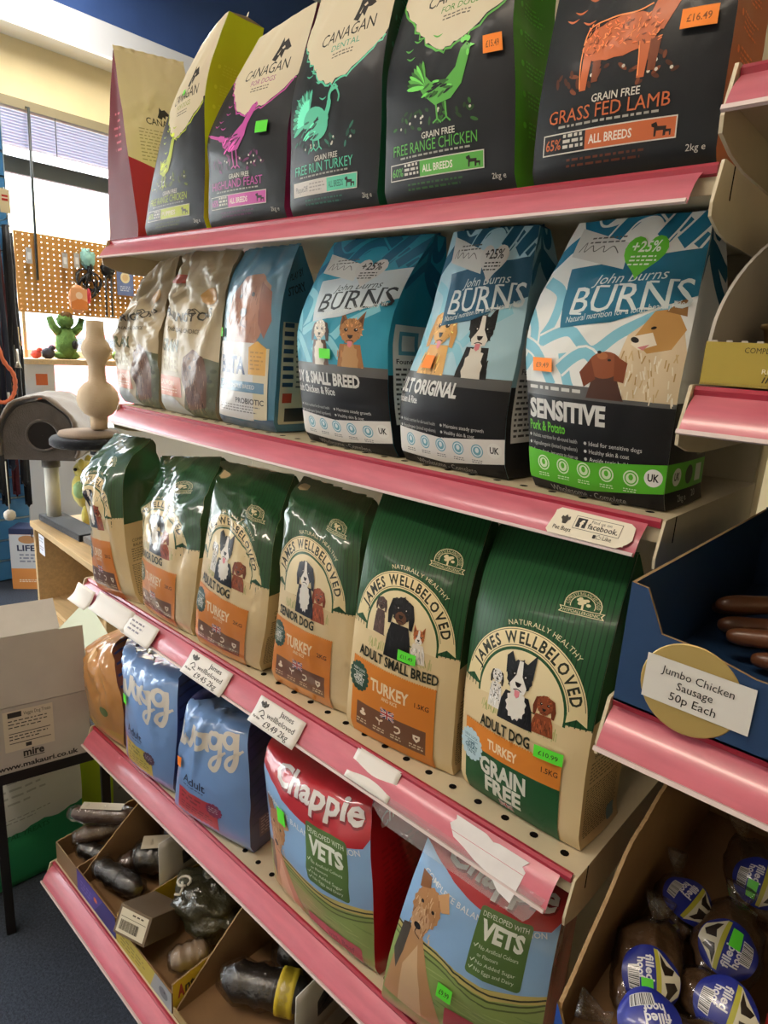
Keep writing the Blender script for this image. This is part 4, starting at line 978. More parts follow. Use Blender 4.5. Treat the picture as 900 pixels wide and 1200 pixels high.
# ---- tickets
def ticket(name, label, x0, x1, k, art, base='#e6e1da', drop=0.0, over=.004, slant=0.0, curl=.004, hh=None, group='price tickets on the middle shelf strip', thick=True):
    e, z = SH[k]; h, t = .0383, .0297
    d = Vector((0, t, h - .004)).normalized(); n = Vector((0, -d.z, d.y)).normalized()
    o = Vector((x0, e - .004 - t, z - .007 - (h - .004))) + n * over - d * drop
    H = hh or math.hypot(h - .004, t)
    root = flat_panel(name, o, Vector((x1 - x0, 0, slant)), d, x1 - x0, H, None, base, art, ni=10, nj=6, curl=lambda u, v: curl * (1 - math.sin(PI * min(1, v + .1))) * .5 + curl * .4 * math.sin(u * 3))
    sol = root.modifiers.new('thickness', 'SOLIDIFY'); sol.thickness = .0006; sol.offset = -1
    tag(root, label, 'shelf ticket', group); return root
def art_ticket(w, price, l1='James', l2='wellbeloved', icon=True):
    a = Art(w, 4.5); c = '#45413e'
    if icon:
        a.at(1.6, 3.5, .55); a.poly([(-1.6, 0), (-1.3, .7), (-.6, .4), (0, 1.1), (.7, .4), (1.4, .8), (1.6, 0), (1, -.5), (.6, -.9), (-.6, -.9), (-1, -.5)], c); a.home(); a.stroke([(1.2, 2.0), (1.8, 2.6), (2.4, 2.0), (1.9, 1.7), (2.8, 1.5)], .14, c)
    a.text(l1, w * .52, 3.2, .85, c, w * .28); a.text(l2, w * .3, 1.9, .85, c, w * .58); a.text('Per item', .5, 1.0, .42, c, 1.5); a.text(price, w * .32, .5, .95, c, w * .52)
    return a
ticket('shelf_ticket', 'blank curled white ticket at the far left end of the strip', -.004, .085, 3, None, over=.010, drop=.012, curl=.012)
ticket('shelf_ticket', 'faded white ticket with curling corner, second from the far end', .09, .255, 3, Art(10, 4.5), over=.008, drop=.004, curl=.010)
a_ = Art(10, 4.5); a_.lines(1, 6, 1, 3.6, 3, '#8f8a92', .4, 3); ticket('shelf_ticket', 'faded printed ticket under the second green bag from the far end', .245, .355, 3, a_, over=.010, drop=.006)
ticket('shelf_ticket', 'white ticket with printed price £9.45 under the third green bag', .47, .60, 3, art_ticket(10, '£9.45 2kg'), over=.006, drop=.004)
ticket('shelf_ticket', 'white ticket with printed price £9.49 below the fourth green bag', .685, .80, 3, art_ticket(10, '£9.49 2kg'), over=.006, drop=.008)
ticket('shelf_ticket', 'torn blank white paper patch under the second nearest green bag', .905, .99, 3, None, over=.003, drop=-.004, curl=.002, group=None)
tp = Art(10, 4.5)
g_ = None
def torn_patch():
    e, z = SH[3]; h, t = .0383, .0297; d = Vector((0, t, h - .004)).normalized(); n = Vector((0, -d.z, d.y)).normalized()
    o = Vector((1.085, e - .004 - t, z - .007 - (h - .004))) + n * .0035
    P = [(0, .028), (.006, .036), (.004, .041), (.05, .040), (.062, .036), (.07, .038), (.112, .038), (.106, .030), (.112, .026), (.109, -.012), (.09, -.008), (.075, .002), (.05, .006), (.03, .012), (.012, .016)]
    g = G(); g.prism([o + Vector((x, 0, 0)) + d * y for x, y in P], n * .0005, mat('torn_paper', '#ded9d8', .7, var=.05, vscale=40))
    tag(g.obj('torn_paper'), 'ragged torn white paper stuck over the strip beneath the grain free bag', 'paper')
    # clear ticket holder
    o = Vector((.97, e - .004 - t, z - .007 - (h - .004))) + n * .0024 - d * .020; g = G()
    g.prism([o + Vector((x, 0, 0)) + d * y for x, y in [(0, .012), (.03, .0), (.245, 0), (.25, .006), (.262, .040), (.26, .044), (0, .05)]], n * .0008, CLEAR)
    tag(g.obj('ticket_holder'), 'scuffed clear plastic ticket holder hanging below the strip near its right end', 'ticket holder')
torn_patch()
def fb_tag():
    a = Art(10, 3.0); c = '#3f3a34'
    a.at(1.7, 2.0, .4); a.poly([(-1.6, 0), (-1.3, .9), (-.6, .6), (0, 1.5), (.7, .6), (1.4, 1.0), (1.6, 0), (1, -.6), (.6, -1.8), (-.6, -1.8), (-1, -.6)], c); a.home()
    a.text('Pet Buys', .5, .35, .55, c, 2.5, bold=.01)
    a.rect(3.0, .95, 9.1, 2.75, c); a.rect(3.06, 1.01, 9.04, 2.69, '#e9dfc9'); a.rect(3.3, 1.2, 4.6, 2.5, '#2c2a2a'); a.text('f', 3.75, 1.2, 1.0, '#e9dfc9', .55, bold=.05)
    a.text('Find us on', 5.2, 2.1, .42, c, 2.6); a.text('facebook.', 4.9, 1.3, .72, c, 3.9, bold=.02)
    a.rrect(6.0, .2, 6.4, .7, .1, '#2c2a2a'); a.stroke([(6.5, .3), (6.5, .6), (6.8, .85), (6.8, .6), (7.1, .55), (7.0, .25), (6.5, .25)], .06, c, smooth=0); a.text('Like', 7.3, .25, .55, c, 1.1)
    e, z = SH[2]; h, t = .0383, .0297; d = Vector((0, t, h - .004)).normalized(); n = Vector((0, -d.z, d.y)).normalized()
    o = Vector((1.125, e - .004 - t, z - .007 - (h - .004))) + n * .006 + d * .002
    P = [(0, 0.004), (.004, 0), (.088, 0), (.098, .008), (.102, .014), (.1, .030), (.094, .034), (.008, .036), (.004, .032)]
    r = thing('shelf_tag', 'cream card tag on the strip below the SENSITIVE bag', 'tag', tuple(o))
    g = G(); g.prism([o + Vector((x, 0, 0)) + d * y for x, y in P], n * .0008, mat('tag_card', '#e9dfc9', .6)); g.obj('card', r)
    flat_panel('printed_face', o + n * .0009 + d * .003 + Vector((.003, 0, 0)), (1, 0, 0), d, .092, .029, r, '#e9dfc9', a)
fb_tag()
RAILS = {
 'can_chick_pup': [[[0.1121,0.225,1.722],[0.17,0.219,1.8342],[0.2248,0.225,1.9376],[0.2871,0.255,2.0448]],[[0.3366,0.225,1.722],[0.3547,0.219,1.8482],[0.3494,0.225,1.9621],[0.3753,0.255,2.0784]]],
 'can_high': [[[0.3526,0.225,1.722],[0.3653,0.219,1.8118],[0.3594,0.225,1.8837],[0.4544,0.26,2.0195]],[[0.5722,0.225,1.722],[0.5842,0.219,1.8051],[0.5798,0.225,1.8678],[0.6007,0.26,2.0363]]],
 'can_turk': [[[0.5882,0.225,1.722],[0.5942,0.219,1.8164],[0.5898,0.225,1.9003],[0.6107,0.26,2.0363]],[[0.7802,0.225,1.722],[0.7875,0.219,1.821],[0.7803,0.225,1.9167],[0.7801,0.26,2.0524]]],
 'can_free': [[[0.7962,0.225,1.722],[0.7975,0.219,1.8213],[0.7903,0.225,1.8991],[0.7996,0.265,2.0243]],[[1.0091,0.225,1.722],[1.0,0.219,1.8349],[0.9835,0.225,1.9274],[0.9762,0.265,2.0219]]],
 'can_lamb': [[[1.0321,0.225,1.722],[1.0346,0.219,1.7935],[1.0348,0.225,1.849],[1.0279,0.265,1.9934]],[[1.236,0.225,1.722],[1.236,0.219,1.7958],[1.2337,0.225,1.8631],[1.2205,0.265,1.9723]]],
 'burns_small': [[[0.6236,0.245,1.3657],[0.6105,0.235,1.4885],[0.5976,0.245,1.5658],[0.6659,0.253,1.686]],[[0.8289,0.245,1.3657],[0.8152,0.235,1.4763],[0.8093,0.245,1.5817],[0.869,0.253,1.686]]],
 'burns_orig': [[[0.8449,0.245,1.3657],[0.8449,0.235,1.4662],[0.867,0.245,1.5409],[0.9028,0.253,1.686]],[[1.0267,0.245,1.3657],[1.026,0.235,1.4515],[1.03,0.245,1.5524],[1.0319,0.253,1.686]]],
 'burns_sens': [[[1.0682,0.245,1.3657],[1.0547,0.235,1.4741],[1.04,0.245,1.5704],[1.0866,0.253,1.6841]],[[1.236,0.245,1.3657],[1.236,0.235,1.4928],[1.236,0.245,1.5899],[1.236,0.253,1.686]]],
 'beta': [[[0.3578,0.245,1.3657],[0.3815,0.235,1.4822],[0.3945,0.245,1.6239],[0.4306,0.253,1.6849]],[[0.53,0.245,1.3657],[0.5509,0.235,1.4848],[0.553,0.245,1.6075],[0.5827,0.253,1.686]]],
 'harr_r': [[[0.1394,0.245,1.3657],[0.1572,0.235,1.4419],[0.1584,0.245,1.553],[0.2358,0.253,1.686]],[[0.3418,0.245,1.3657],[0.3715,0.235,1.4577],[0.3725,0.245,1.5619],[0.4206,0.253,1.686]]],
 'harr_l': [[[-0.0555,0.245,1.3657],[-0.04,0.235,1.4574],[-0.0456,0.245,1.5355],[0.0616,0.253,1.6476]],[[0.1234,0.245,1.3657],[0.1472,0.235,1.4424],[0.1484,0.245,1.5496],[0.2164,0.253,1.6852]]],
 'jw1': [[[0.0809,0.1016,0.9586],[0.0934,0.0916,1.1045],[0.0444,0.1136,1.2218],[-0.0415,0.2216,1.29]],[[0.225,0.1275,0.9586],[0.2,0.1175,1.1051],[0.172,0.1395,1.2434],[0.085,0.2475,1.2912]]],
 'jw2': [[[0.2537,0.1253,0.9586],[0.2804,0.1153,1.0898],[0.2508,0.1373,1.1704],[0.1384,0.2453,1.2604]],[[0.431,0.127,0.9586],[0.4764,0.117,1.0912],[0.469,0.139,1.217],[0.3666,0.247,1.2929]]],
 'jw3': [[[0.4568,0.1223,0.9586],[0.4923,0.1123,1.0803],[0.504,0.1343,1.2566],[0.3766,0.2423,1.2888]],[[0.6347,0.1383,0.9586],[0.6708,0.1283,1.0762],[0.6601,0.1503,1.2035],[0.5761,0.2583,1.2906]]],
 'jw4': [[[0.6727,0.1383,0.9586],[0.7028,0.1283,1.1252],[0.6921,0.1503,1.2703],[0.6081,0.2583,1.2962]],[[0.8436,0.1548,0.9586],[0.8578,0.1448,1.1148],[0.8432,0.1668,1.2408],[0.7667,0.2748,1.2832]]],
 'jw5': [[[0.8596,0.1351,0.9586],[0.8764,0.1251,1.1272],[0.8718,0.1471,1.2517],[0.8021,0.2551,1.3055]],[[1.0465,0.1543,0.9586],[1.0508,0.1443,1.1155],[1.0418,0.1663,1.2235],[0.9981,0.2743,1.3111]]],
 'jw6': [[[1.0625,0.1569,0.9586],[1.0608,0.1469,1.1015],[1.0518,0.1689,1.2239],[1.0081,0.2769,1.2938]],[[1.236,0.1507,0.9586],[1.236,0.1407,1.1104],[1.236,0.1627,1.243],[1.2089,0.2707,1.3029]]],
 'wagg0': [[[-0.0122,0.1143,0.5643],[-0.0084,0.1043,0.6958],[-0.03,0.1243,0.7637],[-0.03,0.2143,0.7945]],[[0.1494,0.1209,0.5643],[0.1727,0.1109,0.714],[0.1,0.1309,0.8108],[0.03,0.2209,0.8119]]],
 'wagg1': [[[0.2002,0.1037,0.5643],[0.2164,0.0937,0.7293],[0.1795,0.1137,0.8225],[0.0513,0.2037,0.8172]],[[0.3676,0.12,0.5643],[0.4085,0.11,0.7202],[0.385,0.13,0.8386],[0.2763,0.22,0.8244]]],
 'wagg2': [[[0.4056,0.1008,0.5643],[0.454,0.0908,0.7322],[0.4545,0.1108,0.83],[0.3908,0.2008,0.815]],[[0.6214,0.1381,0.5643],[0.6297,0.1281,0.7136],[0.6007,0.1481,0.825],[0.5278,0.2381,0.8005]]],
 'chap1': [[[0.7149,0.126,0.5643],[0.7037,0.116,0.7092],[0.6676,0.136,0.8192],[0.6102,0.226,0.8145]],[[0.9631,0.1253,0.5643],[0.9534,0.1153,0.7384],[0.9241,0.1353,0.8502],[0.8763,0.2253,0.8508]]],
 'chap2': [[[0.994,0.1017,0.5643],[1.0182,0.0917,0.7097],[1.0462,0.1117,0.883],[1.0095,0.2017,0.859]],[[1.2308,0.149,0.5643],[1.2312,0.139,0.7078],[1.228,0.159,0.8522],[1.2061,0.249,0.8668]]],
}
# ------------------------------------------------------------------ the bags on the shelves
GRN, ORG = '#5fe03a', '#ff8c2a'
def bag(key, name, label, depth, base, art, gus, group, **k): return make_bag(name, label, 'pet food bag', group, RAILS[key][0], RAILS[key][1], depth, base, art, gus, **k)
g1 = 'black pouches on the top shelf'
BKC = '#1d1f21'
bag('can_chick_pup', 'dog_food_pouch', 'black pouch with lime side and lime chicken, beside the crimson pouch', .10, BKC, art_pouch('FREE RANGE CHICKEN', '#b3bf3c', 'chick', badge='PUPPIES'), '#dcf028', g1, kind='satin', gusset_art=art_pouch_side('#9aa824'), crin=.002, bulge=.012, taper=.75, seed=11, sticker=(.62, .66, GRN, '', 1.4, .9), seal_col='#dfd2b4', ridge=.004)
bag('can_high', 'dog_food_pouch', 'black pouch with pink pheasant and magenta HIGHLAND FEAST lettering', .10, BKC, art_pouch('HIGHLAND FEAST', '#c552a0', 'pheasant'), '#9c2a62', g1, kind='satin', gusset_art=art_pouch_side('#7c1c4c'), crin=.002, bulge=.012, taper=.3, seed=12, sticker=(.77, .44, GRN, '', 2.6, 1.8), seal_col='#dfd2b4', ridge=.018)
bag('can_turk', 'dog_food_pouch', 'black pouch with mint green turkey and FREE RUN TURKEY lettering', .10, BKC, art_pouch('FREE RUN TURKEY', '#62c9a4', 'turkey', acc2=True, line2='DENTAL'), '#1f5a4a', g1, kind='satin', gusset_art=art_pouch_side('#1f5a4a'), crin=.002, bulge=.012, taper=.3, seed=13, seal_col='#dfd2b4', ridge=.02)
bag('can_free', 'dog_food_pouch', 'black pouch with green hen and FREE RANGE CHICKEN lettering, bright green side', .10, BKC, art_pouch('FREE RANGE CHICKEN', '#5fae4a', 'hen', pct='60%'), '#3f9a2c', g1, kind='satin', gusset_art=art_pouch_side('#338522'), crin=.002, bulge=.012, taper=.6, seed=14, sticker=(.885, .52, ORG, '£15.49', 2.6, 2.0), seal_col='#dfd2b4', ridge=.006)
bag('can_lamb', 'dog_food_pouch', 'black pouch with orange sheep and GRASS FED LAMB lettering', .10, BKC, art_pouch('GRASS FED LAMB', '#c8693c', 'sheep'), '#b5602c', g1, kind='satin', gusset_art=art_pouch_side('#a0501f'), crin=.002, bulge=.012, taper=.6, seed=15, sticker=(.85, .50, ORG, '£16.49', 3.4, 1.9), seal_col='#dfd2b4', ridge=.004)
ar = Art(18, 33); ar.poly([(0, 17), (6, 15.2), (12, 14.6), (18, 15), (18, 60), (0, 60)], '#dccda4'); ar.text('CANAGAN', 5.0, 25.4, 1.6, '#3a3428', 9, bold=.01)
ar.at(9.5, 28.6, .8); ar.poly([(-2, -1.4), (-1.3, .2), (-.9, 2.0), (-.3, 1.1), (.6, 1.5), (1.5, .6), (2.3, -.2), (1.5, -.5), (.7, -.4), (.4, -1.6), (-.3, -.9), (-.8, -1.9)], '#2b2824'); ar.home()
ar.lines(3, 15, 16.4, 24.2, 10, '#a3976f', .3, 2, .2); ar.lines(6, 14, 11, 13, 2, '#d98a94', .4, 3); ar.lines(5, 13, 5, 9.5, 5, '#d0808c', .35, 3)
al = Art(10, 33); al.lines(3, 7, 18, 28, 6, '#c8606c', .3, 3, .5)
make_bag('dog_food_pouch', 'crimson and cream pouch turned side on at the far end of the top shelf', 'pet food bag', g1,
[(.097, .225, 1.722), (.075, .224, 1.82), (.048, .226, 1.918), (-.046, .252, 2.11)], [(.102, .385, 1.722), (.085, .39, 1.82), (.052, .40, 1.93), (-.044, .42, 2.13)], .138, '#a8263a', ar, '#640a1a', kind='paper', left_art=al, gusset_art=None, crin=.003, bulge=.008, taper=.02, tap0=.05, seed=16, seal_col='#dccda4', ridge=.01)
make_bag('dog_food_pouch', 'dark plum pouch behind the upper strip of the neighbouring bay', 'pet food bag', g1,
         [(1.345, .135, 1.759), (1.343, .13, 1.84), (1.343, .135, 1.95), (1.35, .17, 2.08)], [(1.55, .135, 1.759), (1.552, .13, 1.84), (1.552, .135, 1.95), (1.545, .17, 2.08)], .10, '#3a1c2c', art_pouch('COUNTRY GAME', '#8a3a5c', 'hen'), '#6a2440', kind='satin', crin=.002, bulge=.012, taper=.4, seed=17, seal_col='#3a1c2c')

g2 = 'bags on the second shelf'
bag('burns_sens', 'dog_food_bag', 'large white knotwork bag with SENSITIVE title and green band', .13, '#dcdcd6', art_knot('SENSITIVE'), '#dcdcd6', g2, gusset_art=art_knot_side('SENSITIVE'), kind='satin', crin=.003, bulge=.022, seed=21, seal_h=.004, sticker=(.17, .475, ORG, '£9.49', 2.6, 1.6), seal_col='#1e6e8c', ridge=.014, taper=.25)
bag('burns_orig', 'dog_food_bag', 'pale blue knotwork bag with yellow puppy and ORIGINAL title', .13, '#a9cbd6', art_knot('ORIGINAL'), '#8fb7c4', g2, gusset_art=art_knot_side('ORIGINAL'), kind='satin', crin=.004, bulge=.022, seed=22, seal_h=.004, sticker=(.26, .46, ORG, '', 2.0, 1.8), seal_col='#1d5670', ridge=.016, taper=.2)
bag('burns_small', 'dog_food_bag', 'teal knotwork bag with two terriers and SMALL BREED title', .13, '#2c8ca4', art_knot('SMALL'), '#2c8ca4', g2, gusset_art=art_knot_side('SMALL'), kind='satin', crin=.004, bulge=.022, seed=23, seal_h=.004, sticker=(.46, .44, GRN, '', 2.4, 1.5), seal_col='#1c5f7c', ridge=.016, taper=.2)
bag('beta', 'dog_food_bag', 'slate blue bag with large brown puppy face on the second shelf', .11, '#4c8097', art_teal(), '#4c8097', g2, gusset_art=art_teal_side(), crin=.004, ncr=16, bulge=.016, seed=24, seal_h=.004, sticker=(.04, .53, GRN, '', 1.2, 1.6), ridge=.01)
bag('harr_r', 'dog_food_bag', 'crumpled kraft brown bag with spaniel, beside the slate blue bag', .10, '#b9a98a', art_kraft(), '#ab9b7c', g2, kind='semi', crin=.013, ncr=34, hv=.45, bulge=.016, seed=25, seal_h=.004, ridge=.015, seal_col='#cfc4ae')
bag('harr_l', 'dog_food_bag', 'crumpled kraft brown bag with spaniel at the far end of its shelf', .10, '#b9a98a', art_kraft(), '#ab9b7c', g2, kind='semi', crin=.013, ncr=34, hv=.3, bulge=.016, seed=26, seal_h=.004, ridge=.015, seal_col='#cfc4ae')

g3 = 'green and cream bags on the middle shelf'
CRM, OLV = '#dcc497', '#d3ba8c'
bag('jw6', 'dog_food_bag', 'green and cream bag with white GRAIN FREE block and border collie', .10, CRM, art_arch('ADULT DOG', '1.5KG', True, 'collie', 8.0, badge='#b9d3da'), OLV, g3, gusset_art=art_arch_side(), kind='satin', crin=.003, bulge=.016, seed=31, seal_h=.004, sticker=(.765, .305, GRN, '£10.99', 3.5, 1.6), seal_col='#23512f', hv=.6)
bag('jw5', 'dog_food_bag', 'green and cream bag titled ADULT SMALL BREED with black dachshund', .10, CRM, art_arch('ADULT SMALL BREED', '1.5KG', False, 'dachs', 14.2), OLV, g3, gusset_art=art_arch_side(), kind='satin', crin=.003, bulge=.016, seed=32, seal_h=.004, sticker=(.60, .405, GRN, '£11.49', 3.0, 1.5), seal_col='#23512f', hv=.6)
bag('jw4', 'dog_food_bag', 'shiny green and cream SENIOR DOG bag beside the small breed bag', .10, CRM, art_arch('SENIOR DOG', '2KG', False, 'senior', 9.8, ox=-1.0), OLV, g3, gusset_art=art_arch_side(), crin=.009, ncr=24, hv=.5, bulge=.016, seed=33, seal_h=.004, seal_col='#23512f')
bag('jw3', 'dog_food_bag', 'shiny green and cream ADULT DOG bag with orange turkey panel', .10, CRM, art_arch('ADULT DOG', '2KG', False, 'collie', 9.3, ox=-.8), OLV, g3, gusset_art=art_arch_side(), crin=.010, ncr=26, hv=.5, bulge=.018, seed=34, seal_h=.004, seal_col='#23512f')
bag('jw2', 'dog_food_bag', 'crinkled green and cream bag, second from the far end of its shelf', .10, CRM, art_arch('SENIOR DOG', '2KG', False, 'senior', 9.8, ox=-2.0), OLV, g3, gusset_art=art_arch_side(), crin=.010, ncr=28, hv=.4, bulge=.018, seed=35, seal_h=.004, seal_col='#23512f')
bag('jw1', 'dog_food_bag', 'crinkled green and cream PUPPY bag at the far end of its shelf', .10, CRM, art_arch('PUPPY', '2KG', False, 'senior', 5.6, ox=-2.2), OLV, g3, gusset_art=art_arch_side(), crin=.010, ncr=30, hv=.4, bulge=.018, seed=36, seal_h=.004, seal_col='#23512f')

g4 = 'bags on the lower shelf'
bag('wagg0', 'dog_food_bag', 'shiny tan brown bag at the far end of the lower shelf', .10, '#c48a4a', art_script('worker'), '#7d4a30', g4, gusset_art=art_script_side(), crin=.012, ncr=30, bulge=.020, seed=41, seal_h=.004, seal_col='#c48a4a')
bag('wagg1', 'dog_food_bag', 'sky blue bag with looping script and yellow panel', .12, '#7ba0d6', art_script('yellow'), '#3d4f8c', g4, gusset_art=art_script_side(), crin=.012, ncr=30, bulge=.020, seed=42, seal_h=.004, sticker=(.16, .46, GRN, '', 1.6, 2.0), hv=.55)
bag('wagg2', 'dog_food_bag', 'sky blue bag with looping script and red panel', .12, '#7ba0d6', art_script('red'), '#3a3f74', g4, gusset_art=art_script_side(), crin=.012, ncr=30, bulge=.020, seed=43, seal_h=.004, sticker=(.07, .42, ORG, '', 1.6, 2.4), hv=.55)
bag('chap1', 'dog_food_bag', 'red and pale blue bag with terrier beside the sky blue bags', .14, '#8fb4dc', art_vets(-1.8), '#a51f27', g4, gusset_art=art_vets_side(), crin=.005, ncr=16, bulge=.024, seed=44, seal_h=.004, sticker=(.27, .52, GRN, '', 2.2, 2.4), ridge=.006, taper=.4)
bag('chap2', 'dog_food_bag', 'red and pale blue bag with terrier at the near end of the lower shelf', .14, '#8fb4dc', art_vets(4.6), '#a51f27', g4, gusset_art=art_vets_side(), crin=.005, ncr=16, bulge=.024, seed=45, seal_h=.004, sticker=(.43, .34, GRN, '£9.99', 2.4, 2.6), ridge=.006, taper=.4)
# ------------------------------------------------------------------ open boxes in the neighbouring bay
def sheet(g, pts, ext, m, edge=None): g.prism(pts, ext, m, edge or CARD_EDGE)
NAVY = mat('navy_card', '#1d3a5e', .55, .4, var=.06)
def sausage_box():
    x0, x1, y0, y1, z0 = 1.291, 1.72, .030, .50, 1.236
    z1 = z0 + .112
    r = thing('display_box', 'navy blue card box of sausages with handwritten price label', 'box', (1.5, .27, z0), 'open display boxes')
    g = G(); P = [(x0, z0), (x1, z0), (x1, z1), (x1 - .025, z1 - .002), (x1 - .045, z1 - .05), (x0 + .105, z1 - .050), (x0 + .060, z1 - .040), (x0 + .031, z1 - .038), (x0 + .014, z1 - .002), (x0, z1)]
    sheet(g, [(x, y0, z) for x, z in P], (0, .003, 0), NAVY); g.obj('front_wall', r)
    for x in (x0, x1 - .003):
        g = G(); sheet(g, [(x, y0 + .003, z0), (x, y1, z0), (x, y1, z1 - .002), (x, y0 + .003, z1)], (.003, 0, 0), NAVY); g.obj('side_wall', r)
    g = G(); g.box(x0, x1, y1 - .003, y1, z0, z1, NAVY); g.obj('rear_wall', r)
    g = G(); g.box(x0, x1, y0, y1, z0, z0 + .002, NAVY); g.obj('base', r)
    g = G(); g.lathe([(.040, -.0001), (.0392, -.0007), (.0001, -.0008)], (x0 + .060, y0, z0 + .034), mat('gold_print', '#b59a5a', .4, metal=.3), 40, 'Y', closed=False, smooth=False); g.obj('gold_disc', r)
    lab = Art(11, 5.6); c = '#26241f'
    lab.text('Jumbo Chicken', 1.7, 3.75, .95, c, 7.4, shear=.05, rot=-1); lab.text('Sausage', 3.5, 2.25, .95, c, 3.7, shear=.05); lab.text('50p Each', 2.9, .75, 1.0, c, 4.8, shear=.05, rot=-1)
    flat_panel('price_label', (x0 + .0235, y0 - .0018, z0 + .016), (1, 0, -.01), (.0, 0, 1), .084, .040, r, '#ddd9d0', lab)
    m = mat('sausage', '#6a4128', .38, .5, coat=.35, coat_r=.2, bump=.4, bscale=70, var=.2, vscale=25)
    for i, (x, y, z, yaw, l) in enumerate([(1.362, .30, z0 + .040, -.35, .2), (1.378, .27, z0 + .024, -.5, .2), (1.40, .22, z0 + .030, -.6, .2), (1.43, .20, z0 + .016, -.75, .2), (1.33, .33, z0 + .024, -.25, .16), (1.47, .30, z0 + .055, -.5, .2), (1.50, .22, z0 + .020, -.6, .2)]):
        g = G(); d = Vector((math.cos(yaw + .9), math.sin(yaw + .9), 0)); q = Vector((x, y, z)); pts = []; rr = []
        q.x += .032
        for k in range(29):
            t = .5 - .5 * math.cos(PI * k / 28); pts.append(q + d * (l * (t - .5)) + Vector((0, 0, .008 * math.sin(PI * t)))); rr.append(.0105 * (max(.0, 1 - (2 * t - 1) ** 8) ** .5 * .8 + .2) * (1 + .06 * math.sin(t * 20 + i)))
        g.tube(pts, rr, m, 14)
        tag(g.obj('sausage'), ['plump brown sausage lying topmost in the navy box', 'brown sausage leaning under the topmost one in the navy box', 'dark brown sausage in the middle of the navy box', 'brown sausage just behind the rim of the navy box', 'brown sausage low beside the side wall of the navy box', 'brown sausage stacked high at the deep end of the navy box', 'brown sausage on the bottom near the price label of the navy box'][i], 'sausage', 'sausages in the navy box')
sausage_box()
GOLD = mat('gold_card', '#a8923a', .4, .5, metal=.25, bump=.1, bscale=50, var=.06)
def lamb_box():
    x0, x1, y0, y1, z0 = 1.289, 1.62, .122, .44, 1.514
    r = thing('display_box', 'gold card tray lettered LAMB in Gravy with torn grey sides', 'box', (1.45, .27, z0), 'open display boxes')
    a = Art(33, 3.7); a.text('COMPLETE MEAL OR TASTY TOPPER', 3.2, 2.85, .45, '#453a14', 9.5); a.text('LAMB', 5.7, 1.75, .95, '#e6dfc6', 3.4, bold=.01); a.text('RICE & VEGETABLES', 4.8, 1.2, .38, '#e6dfc6', 6); a.text('in Gravy', 4.9, .45, .75, '#3b3014', 4.2, shear=.3)
    panel('front_wall', [[(x0, y0, z0), (x1, y0, z0)], [(x0, y0, z0 + .037), (x1, y0, z0 + .037)]], r, '#a8923a', a, mfun=lambda c: GOLD if c == '#a8923a' else ink(c))
    g = G(); g.box(x0, x1, y0 + .0004, y0 + .003, z0, z0 + .0368, GREY_CARD); 
    for k in range(24): g.box(x0 + .004 + k * .012, x0 + .009 + k * .012, y0 + .0006, y0 + .0028, z0 + .0365, z0 + .0385, GREY_CARD)
    g.obj('torn_rim', r)
    s = Art(3.4, 2.1); s.rect(0, 0, 3.4, 2.1, ORG); s.text('£1.79', .5, .6, .8, '#8a4a10', 2.3)
    o = flat_panel('price_sticker', (x0 + .088, y0 - .0006, z0 + .010), (1, 0, 0), (0, 0, 1), .030, .019, r, ORG, s); o['label'] = 'fluorescent orange price sticker'
    for x in (x0, x1 - .003):
        P = [(y0 + .003, z0)] + [(y0 + .003 + .001 * (k % 2) + .20 * (k / 22) ** 1.5, z0 + .037 + .125 * (k / 22) ** .8 + .001 * (k % 2)) for k in range(23)] + [(y1, z0 + .165), (y1, z0)]
        g = G(); sheet(g, [(x, y, z) for y, z in P], (.003, 0, 0), GREY_CARD, GREY_CARD); g.obj('side_wall', r)
    g = G(); g.box(x0, x1, y1 - .003, y1, z0, z0 + .16, GREY_CARD); g.obj('rear_wall', r)
    g = G(); g.box(x0, x1, y0, y1, z0, z0 + .002, GREY_CARD); g.obj('base', r)
    for i in range(3):
        p = thing('food_pouch', ['tan foil food tray with printed kibble beside the torn grey side', 'tan foil food tray in the middle of the gold tray', 'tan foil food tray at the far side of the gold tray'][i], 'food tray', (x0 + .06 + i * .1, .3, z0 + .003), 'food trays in the gold box')
        g = G(); cx = x0 + .057 + i * .102
        g.lathe([(.030, 0), (.040, .05), (.044, .052)], (cx, .24, z0 + .003), mat('foil_tan', '#a98a55', .35, coat=.4, bump=.2), 4 * 6); g.obj('tray', p)
        g = G(); g.lathe([(.044, 0), (.043, .003), (.0001, .004)], (cx, .24, z0 + .0555), mat('lid_film', '#b99a62', .3, coat=.5), 24)
        for k in range(14):
            q = random.Random(k + i); g.blob((cx + q.uniform(-.03, .03), .24 + q.uniform(-.03, .03), z0 + .060), .006, .006, .003, mat('kibble_print', ['#5a3020', '#6b3f2a', '#4a2a40'][k % 3], .5), k, n=8, k=5)
        g.obj('lid', p)
lamb_box()
HX0, HX1, HY0, HY1, HZ = 1.291, 1.80, .012, .53, .844
